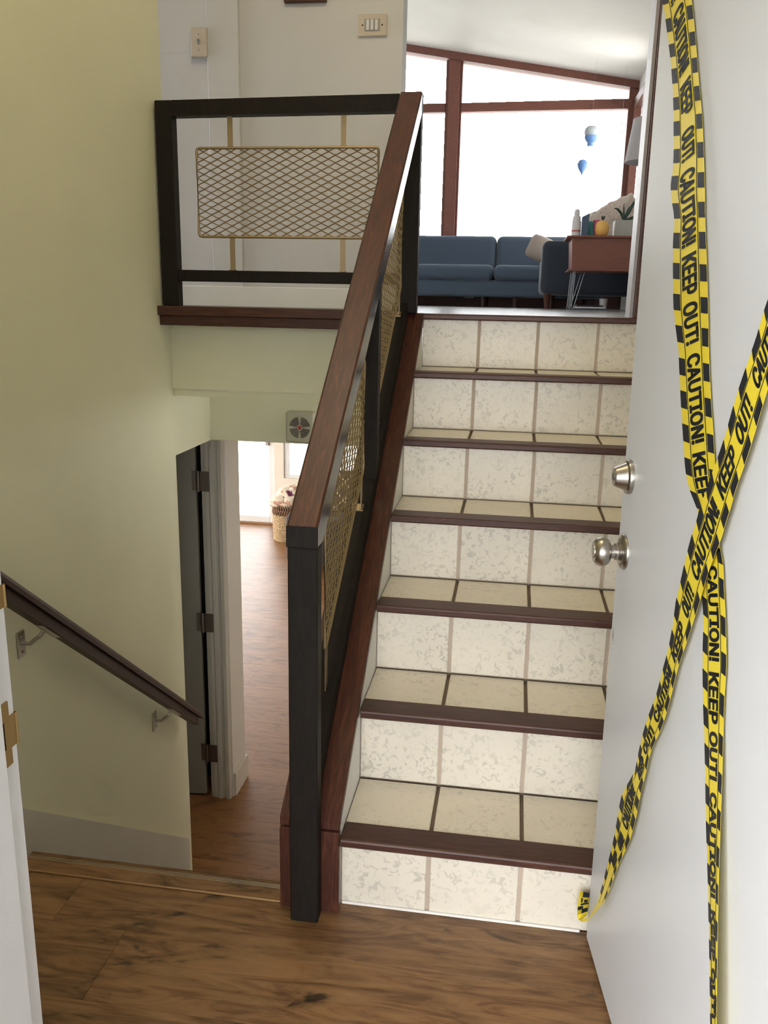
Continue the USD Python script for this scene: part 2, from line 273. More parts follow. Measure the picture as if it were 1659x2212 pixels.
struct('wall_living_front', 'living room wall behind the stair hall, right of the stairs', 'wall', prism([(XR+0.0, ZU), (1.6, ZU), (1.6, ceil_z(1.6)), (XR, ceil_z(XR))], 1.40, 1.52, 'y'), 'white_paint')
struct('trim_2', 'dark wood post at the top of the stairs beside the open door', 'trim', box(0.712, 0.735, 1.37, 1.42, ZU+0.001, ceil_z(0.73), 0.001), 'mahogany_yz')
struct('trim_3', 'worn edge of the dark post at the top of the stairs, its shade painted in as grey', 'trim', box(0.700, 0.7115, 1.40, 1.52, ZU, ceil_z(0.715), 0.001), 'shaded_worn_edge')  # grey colour stands in for shade and glare on the post face
struct('wall_living_left', 'far left wall of the living room', 'wall', wall_along_y(-4.6, -4.45, 2.2, 8.5, ZU), 'white_paint')
struct('wall_hall_end', 'end wall of the upper hallway', 'wall', cat_([box(-3.3, -3.2, 1.3, 2.32, ZU-0.05, 1.6), box(-3.3, -3.2, 1.3, 2.32, 3.0, 4.35)]), 'white_paint')
struct('wall_hall_side', 'near side wall of the upper hallway', 'wall', box(-3.2, XW-0.13, YF-0.1, YF, ZU-0.05, 4.3), 'white_paint')
struct('floor_living_left', 'far left part of the living room floor', 'floor', box(-4.6, -3.2, 2.2, 8.5, ZU-0.05, ZU), 'upper_floor')

# lower level
struct('ceiling_lower', 'low ceiling of the downstairs room', 'ceiling', cat_([box(-5.0, 0.5, 2.291, 8.0, 0.737, 0.80), box(XW-0.13, 0.5, 1.961, 2.291, 0.737, 0.80)]), 'white_paint')
struct('ceiling_hall', 'low ceiling of the downstairs side hall', 'ceiling', box(-2.4, XW-0.131, YF-0.1, 2.29, 0.737, 0.80), 'white_paint')
lh = cat_([box(-1.05-0.02-1.1-0.8, -1.95, 2.29, 2.50, ZL, 0.737), box(-1.152, -1.05, 2.29, 2.50, ZL, 0.737), box(-1.95, -1.152, 2.29, 2.50, 0.72, 0.737)])
struct('wall_hall_lower', 'downstairs partition wall holding the grey door', 'wall', lh, 'white_paint')
struct('wall_hall_close', 'far end wall of the downstairs side hall', 'wall', box(-2.5, -2.4, 1.3, 2.29, ZL, 0.737), 'white_paint')
struct('wall_hall_near', 'near side wall of the downstairs hall', 'wall', box(-2.4, XW-0.13, 1.35, YF, ZL, 0.737), 'white_paint')
struct('wall_closet', 'black panel standing in for the unlit space behind the grey door downstairs', 'wall', box(-1.95, -1.153, 2.47, 2.499, ZL, 0.72), 'unlit_black')  # black sheet paints the darkness behind the ajar door
YG = 7.87
fwz = [box(-5.0, -4.6, YG, YG+0.12, ZL, 0.737), box(-4.6, -2.40, YG, YG+0.12, 0.72, 0.737), box(-2.40, -2.285, YG, YG+0.12, ZL, 0.737),
       box(-2.285, -0.85, YG, YG+0.12, ZL, -0.72), box(-2.285, -0.85, YG, YG+0.12, 0.5, 0.737), box(-0.85, 0.5, YG, YG+0.12, ZL, 0.737)]
struct('wall_lower_back', 'peach cream back wall of the downstairs room', 'wall', cat_(fwz), 'peach_paint')
struct('wall_lower_left', 'left wall of the downstairs room', 'wall', cat_([box(-5.1, -5.0, 2.29, 3.2, ZL, 0.8), box(-5.1, -5.0, 3.2, 8.0, ZL, -0.9), box(-5.1, -5.0, 3.2, 8.0, 0.6, 0.8)]), 'peach_paint')  # mostly open, an added gap that brings more light into the room
struct('wall_lower_right', 'right wall of the downstairs room', 'wall', cat_([box(0.4, 0.5, 1.5, 8.0, ZL, 0.737), box(-0.02, 0.5, 1.42, 1.5, ZL, 0.737)]), 'peach_paint')

# floors made of boards
def planks(root, x0, x1, y0, y1, z, w, L, m, seed, rows_first=0.0):
    r = random.Random(seed); y = y0+rows_first-(w if rows_first > 0 else 0)
    while y < y1-1e-6:
        a, b = max(y, y0), min(y+w, y1)
        x = x0-r.uniform(0, L*0.8)
        while x < x1-1e-6:
            l = L*r.uniform(0.85, 1.15); p, q = max(x, x0), min(x+l, x1)
            if q-p > 0.01 and b-a > 0.004: put('plank', box(p+0.0002, q-0.0002, a+0.0002, b-0.0002, z-0.012, z, 0.0006), m, root)
            x += l
        y += w
fl = struct('floor', 'brown wood plank floor of the entry landing', 'floor')
put('subfloor', box(XW, XR, YD-0.13, 0.0, -0.12, -0.012), 'grout', fl)
planks(fl, XW, XR, YD-0.13, -0.028, 0.0, 0.19, 1.25, 'oak_landing', 11, 0.07)
planks(fl, -0.131, XR, -0.0278, 0.0, 0.0, 0.19, 1.25, 'oak_landing', 3)
nz = struct('trim_4', 'wood stair nosing strip at the edge of the landing where the lower flight begins', 'trim')
put('nosing_strip', box(XW, -0.133, -0.0275, 0.026, -0.03, 0.004, 0.004), 'oak_landing', nz)
for k in range(3): put('metal_ridge', box(XW, -0.133, 0.014+0.005*k, 0.0155+0.005*k, 0.003, 0.0048, 0.0005), 'strip_aluminium', nz)
put('edge_bead', box(XW, -0.133, -0.0285, -0.0255, 0.001, 0.0052, 0.0008), 'highlight_tan', nz)  # tan strip paints the highlight along the front seam
fl2 = struct('floor_lower', 'brown wood plank floor of the downstairs room, lit by the glass door', 'floor')
put('subfloor', box(-5.0, 0.4, 1.3, 7.99, ZL-0.1, ZL-0.012), 'grout', fl2)
planks(fl2, -3.6, 0.4, 1.42, 7.87, ZL, 0.17, 1.25, 'oak_lower', 5)
put('plank_border', box(-5.0, -3.6, 1.42, 7.87, ZL-0.012, ZL), 'oak_lower', fl2)
# outside ground
struct('ground', 'pale concrete porch in front of the entry doorway', 'ground', box(-6, 6, -9, YD-0.131, -0.5, -0.06), 'porch_concrete')
struct('porch_roof', 'added unseen roof behind the viewer, dimming the sky at the entry', 'roof', box(-3.5, 1.95, -4.2, YD-0.131, 2.55, 2.7), 'trim_white')  # added roof, unseen, cuts the sky light reaching the doorway
struct('wall_porch', 'added unseen wall on the right behind the viewer, keeping light off the left wall', 'wall', box(1.8, 1.95, -5.0, YD-0.131, -0.06, 2.55), 'porch_concrete')  # added blocker, unseen, darkens the left wall of the stair hall
struct('ground_lower', 'bright concrete yard behind the house', 'ground', cat_([box(-25, 25, 8.0, 60, -1.9, -1.4), box(-25, -5.2, 1.0, 8.0, -1.9, -1.4)]), 'concrete')

# ------------------------------------------------------------------ tiled staircase
st = thing('staircase', 'cream tiled staircase with dark red wood nosings climbing to the living room', 'staircase')
body = [box(0.0, XR-0.003, (k)*T+0.007, 1.40, ZS[k]-0.011 if k else -0.1, ZS[k+1]-0.009) for k in range(7)]
put('grout_bed', cat_(body), 'grout', st)
put('riser_grout', cat_([box(0.001, XR-0.003, k*T+0.0025, k*T+0.0068, ZS[k]+0.001, ZS[k+1]-0.019) for k in range(7)]), 'riser_grout', st)
JX = [0.002, 0.1977, 0.3997, 0.6017, 0.8037]
for k in range(7):
    y = k*T; zt = ZS[k+1]
    for j in range(4):
        a, b = (JX[j]+(0.0045 if j else 0)), min(JX[j+1]-0.0045, XR-0.001)
        d = rng.uniform(-0.0006, 0.0006)
        put('riser_tile', box(a, b, y+d, y+0.008, ZS[k]+0.003, zt-0.019, 0.0016), 'cream_tile', st)
        if k < 6: put('tread_tile', box(a, b, y+0.0435, y+T-0.002, zt-0.009, zt+d, 0.0016), 'cream_tile_tread', st)
    # nosing: rounded front edge
    yb = y+0.0425; yf = y-0.026; z1 = zt+(0.002 if k < 6 else 0.0); z0 = z1-0.020
    pr = [(yf+0.003, z0), (yf, z0+0.004), (yf, z1-0.005), (yf+0.0015, z1-0.0015), (yf+0.005, z1), (yb, z1), (yb, z0), (yf+0.02, z0)]
    if k == 6: pr = [(p[0], p[1]) for p in pr]
    put('nosing', prism(pr, 0.004, XR-0.001, 'x'), 'mahogany_x', st)
put('caulk_line', box(0.003, XR-0.2, -0.007, 0.001, 0.0, 0.006, 0.002), 'caulk', st)
def curb_z(y): return 0.228+0.747*(y+0.03)
CY1 = 1.398
put('skirt', prism([(-0.02, 0.0), (CY1, 0.0), (CY1, curb_z(CY1)-0.02), (-0.02, curb_z(-0.02)-0.02)], -0.012, 0.0, 'x'), 'white_paint', st, label='white plaster side of the stair curb')
put('curb_core', prism([(-0.02, ZL), (CY1, ZL), (CY1, curb_z(CY1)-0.022), (-0.02, curb_z(-0.02)-0.022)], -0.127, -0.0125, 'x'), 'white_paint', st)
put('curb_cap', prism([(-0.032, curb_z(-0.032)-0.02), (-0.032, curb_z(-0.032)), (CY1, curb_z(CY1)), (CY1, curb_z(CY1)-0.02)], -0.131, 0.003, 'x'), 'mahogany_yz', st, label='red brown board capping the sloping curb')
put('curb_end_board', box(-0.131, 0.003, -0.038, -0.021, 0.0, curb_z(-0.035)-0.021, 0.001), 'mahogany_yz', st)

# lower flight
lf = thing('lower_staircase', 'wooden flight going down on the left from the landing to the lower floor', 'staircase')
for k in range(6):
    y0 = 0.0265+k*T*1.0; z = -(k+1)*0.185
    put('tread', box(XW+0.001, -0.133, y0, y0+T+0.02, z-0.03, z, 0.003), 'oak_landing', lf)
    put('riser', box(XW+0.001, -0.133, y0-0.012, y0, z, z+0.154, 0.001), 'trim_white', lf)
put('riser', box(XW+0.001, -0.133, 0.0265+6*T-0.012, 0.0265+6*T, ZL, ZL+0.155, 0.001), 'trim_white', lf)
# sloping baseboard along the lower flight
def bbz(y): return -0.024-0.776*(y-0.239)
struct('baseboard_left', 'grey white sloping skirting board on the left wall beside the lower flight', 'baseboard',
       prism([(-0.87, 0.0), (-0.87, 0.16), (0.02, 0.16), (0.239, bbz(0.239)), (1.385, bbz(1.385)), (1.385, bbz(1.385)-0.2), (0.2, bbz(0.2)-0.2), (0.03, 0.0)], XW+0.0005, XW+0.018, 'x'), 'hall_trim')

# gallery board under the railing
gb = struct('trim_5', 'dark red two-step board under the gallery railing', 'trim')
put('cap_board', box(-0.957, -0.096, 1.335, 1.45, 1.268, 1.301, 0.002), 'mahogany_x', gb)
put('lower_board', box(-0.953, -0.132, 1.352, 1.45, 1.233, 1.268, 0.002), 'mahogany_x', gb)

# ------------------------------------------------------------------ railings
def rail_z(y): return 0.906+0.756*(y+0.081)
sr_ = thing('stair_railing', 'dark wood stair railing with mesh panels beside the tiled stairs', 'railing')
put('newel_post', box(-0.097, -0.036, -0.079, -0.041, 0.0, 0.861, 0.0025), 'black_paint', sr_)
# handrail, a little wider at the top, plumb cut where it sits on the newel
hp = []
for (y, zt, zb, xa, xb) in ((-0.081, 0.906, 0.861, -0.097, -0.036), (1.362, rail_z(1.362), rail_z(1.362)-0.07, -0.093, -0.022)):
    hp.append((y, zt, zb, xa, xb))
(y0, t0, b0, xa0, xb0), (y1, t1, b1, xa1, xb1) = hp
c = 0.004
def sec(y, zt, zb, xa, xb):
    return [(xa+c, y, zt), (xb-c, y, zt), (xb, y, zt-c), (xb, y, zb+c), (xb-c, y, zb), (xa+c, y, zb), (xa, y, zb+c), (xa, y, zt-c)]
put('handrail', hull(sec(y0, t0, b0, xa0, xb0)+sec(-0.036, rail_z(-0.036), b0, xa0, xb0)+sec(y1, t1, b1, xa1, xb1)), 'mahogany_yz', sr_)
put('rail_end_block', box(-0.0985, -0.0345, -0.083, -0.0812, 0.8615, 0.9045, 0.001), 'black_paint', sr_)
# the rail's sides are painted black
for xs in (0, 1):
    o = 0.0012
    A_, B_ = (xb0, xb1) if xs else (xa0-o, xa1-o)
    v = [(A_, y0, t0-0.005), (A_, y0, b0+0.004), (A_, -0.036, b0+0.004), (B_, y1, b1+0.004), (B_, y1, t1-0.005)]
    put('rail_side', hull(v+[(p[0]+o, p[1], p[2]) for p in v]), 'black_gloss', sr_)
put('upper_newel', box(-0.093, -0.022, 1.362, 1.41, ZU, rail_z(1.362)+0.002, 0.0025), 'black_paint', sr_)
put('bottom_rail', prism([(-0.040, curb_z(-0.04)+0.012), (-0.040, curb_z(-0.04)+0.075), (1.361, curb_z(1.361)+0.06), (1.361, curb_z(1.361)+0.001)], -0.104, -0.050, 'x'), 'black_paint', sr_)
put('middle_post', prism([(0.70, curb_z(0.70)+0.069), (0.742, curb_z(0.742)+0.069), (0.742, rail_z(0.742)-0.062), (0.70, rail_z(0.70)-0.062)], -0.092, -0.046, 'x'), 'black_paint', sr_)

def mesh_panel(parent, O, U, V, nu, nv, r, nrm, rf, strand):
    """bent rod frame O..O+U..O+V with an expanded metal mesh; U, V edge vectors"""
    O, U, V, nrm = map(lambda a: np.asarray(a, float), (O, U, V, nrm))
    lu, lv = np.linalg.norm(U), np.linalg.norm(V); u, v = U/lu, V/lv
    q = 0.014; pts = []
    corners = [(0, 0), (lu, 0), (lu, lv), (0, lv)]
    dirs = [(1, 0), (0, 1), (-1, 0), (0, -1)]
    for k in range(4):
        cu, cv = corners[k]; din = dirs[k-1]; dout = dirs[k]
        for s in np.linspace(0, 1, 6):
            # quadratic curve round the corner
            p0 = np.array([cu, cv])-q*np.array(din); p2 = np.array([cu, cv])+q*np.array(dout); p1 = np.array([cu, cv])
            p = (1-s)**2*p0+2*s*(1-s)*p1+s*s*p2
            pts.append(O+u*p[0]+v*p[1])
    pp = put('mesh_panel', tube(pts, rf, 8, closed=True), 'antique_gold', parent, smooth=40)
    W = []
    du, dv = lu/nu, lv/nv
    for j in range(nv+1):                                          # zigzag strands, each touching the next at the knots
        for half in (0, 1):
            line = []
            for i in range(2*nu+1):
                x = i*du/2; up_ = (i % 2 == 0)
                yv = j*dv+(0 if up_ else (dv/2 if half == 0 else -dv/2))
                yv = min(max(yv, 0), lv)
                zz = 0.0016 if up_ else -0.0016
                line.append(O+u*x+v*yv+nrm*zz)
            P = np.array(line); Q = [P[0]]
            for a, b in zip(P[:-1], P[1:]): Q += [a+(b-a)*0.22, a+(b-a)*0.78, b]
            Q = np.array(Q); Q[3:-3:3] = 0.5*Q[3:-3:3]+0.25*(Q[2:-4:3]+Q[4:-2:3])
            if (j == 0 and half == 1) or (j == nv and half == 0): continue
            W.append(tube(Q, strand, 4))
    stuff(put('expanded_mesh', cat_(W), 'antique_gold', pp))
    return pp
sl = np.array([0, 0.481, 0.335])
mesh_panel(sr_, (-0.072, 0.150, 0.545), sl, (0, 0, 0.30), 14, 11, 0.005, (1, 0, 0), 0.0042, 0.0015)
mesh_panel(sr_, (-0.072, 0.850, 1.040), (0, 0.47, 0.335), (0, 0, 0.325), 14, 12, 0.005, (1, 0, 0), 0.0042, 0.0015)
def strap(parent, a, b, w=0.018, t=0.003, wax=(1, 0, 0)):
    a, b, wx = np.array(a, float), np.array(b, float), np.array(wax, float)
    d = (b-a)/np.linalg.norm(b-a); nn = np.cross(d, wx)
    pts = [p+s*wx*w/2+q*nn*t/2 for p in (a, b) for s in (-1, 1) for q in (-1, 1)]
    put('strap', hull(pts), 'antique_gold', parent)
for (ya, yb) in ((0.165, 0.612), (0.87, 1.30)):
    for y in (ya, yb):
        p0 = (0.150, 0.545, sl) if y < 0.8 else (0.850, 1.040, np.array([0, 0.47, 0.335]))
        zb = p0[1]+(y-p0[0])*p0[2][2]/p0[2][1]; zt = zb+(0.30 if y < 0.8 else 0.325)
        strap(sr_, (-0.072, y, zt+0.004), (-0.072, y, rail_z(y)-0.062), wax=(0, 1, 0)); strap(sr_, (-0.072, y, zb-0.004), (-0.072, y, curb_z(y)+0.068), wax=(0, 1, 0)); put('strap_foot', hull([(x, y+s, curb_z(y+s)+0.0665+d) for x in (-0.098, -0.066) for s in (-0.009, 0.009) for d in (0.001, 0.005)]), 'antique_gold', sr_)

ga = thing('gallery_railing', 'black gallery railing with a rectangular gold mesh panel on the upper floor edge', 'railing')
put('end_post', box(-0.944, -0.884, 1.362, 1.41, 1.3015, 1.984, 0.0025), 'black_paint', ga)
put('top_rail', hull([(x, y, z) for x, z0, z1 in ((-0.8835, 1.934, 1.984), (-0.0965, 1.941, 1.994)) for y in (1.3635, 1.41) for z in (z0, z1)]), 'black_paint', ga)
put('lower_rail', box(-0.8835, -0.0965, 1.364, 1.405, 1.388, 1.427, 0.002), 'black_paint', ga)
mesh_panel(ga, (-0.806, 1.385, 1.542), (0.640, 0, 0), (0, 0, 0.292), 13, 12, 0.005, (0, -1, 0), 0.0047, 0.0019)
for x, in ((-0.684,), (-0.286,)):
    strap(ga, (x, 1.385, 1.8385), (x, 1.385, 1.9345)); strap(ga, (x, 1.385, 1.5375), (x, 1.385, 1.4275))
    put('strap_foot', box(x-0.011, x+0.011, 1.372, 1.395, 1.4272, 1.431, 0.001), 'antique_gold', ga)

# wall handrail on the left
wh = thing('wall_handrail', 'dark brown sloping handrail on steel brackets on the left wall', 'handrail')
def hz(y): return 0.655-0.803*(y-0.179)
def hsec(y, k):
    z = hz(y); xx = XW+0.055
    return [[(xx-0.002, z-0.0), (xx+0.040, z+0.0), (xx+0.044, z-0.012), (xx+0.044, z-0.028), (xx-0.004, z-0.028), (xx-0.004, z-0.008)],
            [(xx+0.004, z-0.028), (xx+0.034, z-0.028), (xx+0.034, z-0.066), (xx+0.004, z-0.066)]][k]
for k, nm in ((0, 'rail_top'), (1, 'rail_bottom')):
    e0, e1 = -0.30, 1.383-(0.0 if k == 0 else 0.025)
    put(nm, hull([(x, y, z) for y in (e0, e1) for x, z in hsec(y, k)]), 'dark_mahogany', wh)
for y in (0.335, 1.14):
    z = hz(y)-0.066
    b = put('bracket', cat_([box(XW+0.0005, XW+0.006, y-0.022, y+0.012, z-0.085, z-0.012, 0.001),
                             tube([(XW+0.006, y-0.005, z-0.045), (XW+0.03, y-0.005, z-0.045), (XW+0.058, y, z-0.022), (XW+0.068, y+0.01, z-0.004)], 0.006, 8),
                             hull([(XW+x, y+yy, hz(y+yy)-0.0665+dz) for x in (0.062, 0.084) for yy in (-0.02, 0.055) for dz in (-0.004, 0)])]), 'bracket_steel', wh)
    for dz in (-0.03, -0.07): put('screw', lathe([(0, 0.003), (0.003, 0.0025), (0.004, 0), (0.004, -0.002)], 10, 'x', (XW+0.0065, y-0.005, z+dz)), 'hinge_steel', b)

# ------------------------------------------------------------------ entry door (open, free edge to the stairs)
DA, DN = np.array([0.547, -0.025, 0.008]), np.array([0.991758, 0.12782659, 0.00874277])   # free bottom corner; into the leaf
ES = np.array([0.0290, -0.2252, 0.0]); ES /= np.linalg.norm(ES)                             # along the bottom towards the hinge
EZ = np.cross(DN, ES); EZ /= np.linalg.norm(EZ)
if EZ[2] < 0: EZ = -EZ
RD = np.array([ES, DN, EZ]).T        # door coordinates: s along, t into the leaf, z up
d1 = struct('door_1', 'open white entry door on the right with a knob and a deadbolt, crossed by tape', 'door')
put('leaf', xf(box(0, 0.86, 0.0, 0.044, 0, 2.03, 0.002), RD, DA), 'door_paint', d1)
def dlathe(prof, s, z, n=32):
    m = lathe(prof, n); v = m.vertices          # height of the profile points out of the face
    m.vertices = np.c_[v[:, 0], -v[:, 2], v[:, 1]]; m.faces = m.faces[:, ::-1] if False else m.faces
    m.apply_translation((s, 0, z)); m = xf(m, RD, DA); m.fix_normals(); return m
kn = put('door_knob', dlathe([(0.0, 0.0575), (0.012, 0.0575), (0.0125, 0.056), (0.019, 0.056), (0.021, 0.0545), (0.0255, 0.050), (0.0275, 0.043), (0.0268, 0.036), (0.023, 0.030), (0.016, 0.0265), (0.0125, 0.025), (0.0125, 0.018), (0.0155, 0.0175), (0.0155, 0.0125)], 0.045, 0.882), 'nickel', d1, smooth=35, label='round satin nickel door knob')
put('rose', dlathe([(0.0155, 0.013), (0.017, 0.012), (0.0205, 0.0085), (0.027, 0.0075), (0.0295, 0.006), (0.032, 0.0045), (0.0335, 0.002), (0.0335, -0.001)], 0.045, 0.882), 'nickel', kn, smooth=35)
db = put('deadbolt', dlathe([(0.0, 0.030), (0.0155, 0.030), (0.0175, 0.0285), (0.0245, 0.010), (0.0265, 0.0085), (0.0305, 0.0075), (0.0315, 0.005), (0.0315, -0.001)], 0.045, 1.024), 'nickel', d1, smooth=35, label='round satin nickel deadbolt cylinder')
put('keyway', dlathe([(0.0, 0.0308), (0.0065, 0.0308), (0.007, 0.0298)], 0.045, 1.024), 'hinge_steel', db, smooth=35)
put('paint_chip', xf(hull([(0.010, -0.0004, 0.700), (0.020, -0.0004, 0.692), (0.022, -0.0004, 0.706), (0.014, -0.0004, 0.722), (0.012, 0.0004, 0.705)]), RD, DA), 'switch_grey', d1)

# door frame of the entry
df = struct('trim_6', 'white painted entry door jamb at the left edge with worn brass strike plates', 'trim')
put('jamb', box(DX0-0.02, DX0, YD-0.13, -0.848, -0.02, DZ, 0.0015), 'jamb_paint', df)
put('door_stop', box(DX0, DX0+0.012, YD-0.13, -0.8865, -0.02, DZ, 0.0015), 'jamb_paint', df)
put('jamb', box(DX1, DX1+0.02, YD-0.13, -0.858, -0.02, DZ, 0.0015), 'jamb_paint', df)
put('head_jamb', box(DX0-0.02, DX1+0.02, YD-0.13, -0.858, DZ, DZ+0.02, 0.0015), 'jamb_paint', df)
from shapely.geometry import Polygon, Point
def strike(z, h, nm):
    yi, y0 = -0.8475, -0.8865
    poly = Polygon([(y0, z-h/2), (y0+0.026, z-h/2), (y0+0.026, z-h/4), (yi, z-h/4), (yi, z+h/4), (y0+0.026, z+h/4), (y0+0.026, z+h/2), (y0, z+h/2)])
    hole = Polygon([(y0+0.004, z-0.016), (y0+0.016, z-0.016), (y0+0.016, z+0.016), (y0+0.004, z+0.016)])
    m = trimesh.creation.extrude_polygon(poly.difference(hole), 0.0016, engine='earcut'); v = m.vertices
    m = trimesh.Trimesh(np.c_[v[:, 2]+DX0+0.0001, v[:, 0], v[:, 1]], m.faces, process=False)
    lip = tube([(DX0+0.0009, yi-0.001, z-h/4), (DX0+0.0009, yi-0.001, z+h/4)], 0.0022, 8)
    p = put(nm, cat_([m, lip]), 'brass', df, label='worn brass strike plate')
    put('latch_hole', box(DX0-0.0004, DX0+0.0006, y0+0.003, y0+0.017, z-0.0165, z+0.0165), 'switch_hole', p)
    for dz in (-h/2+0.006, h/2-0.006): put('screw', lathe([(0, 0.001), (0.003, 0.0012), (0.0042, 0.0002)], 12, 'x', (DX0+0.0014, y0+0.012, z+dz)), 'brass', p)
strike(0.868, 0.074, 'strike_plate'); strike(1.022, 0.05, 'strike_plate')

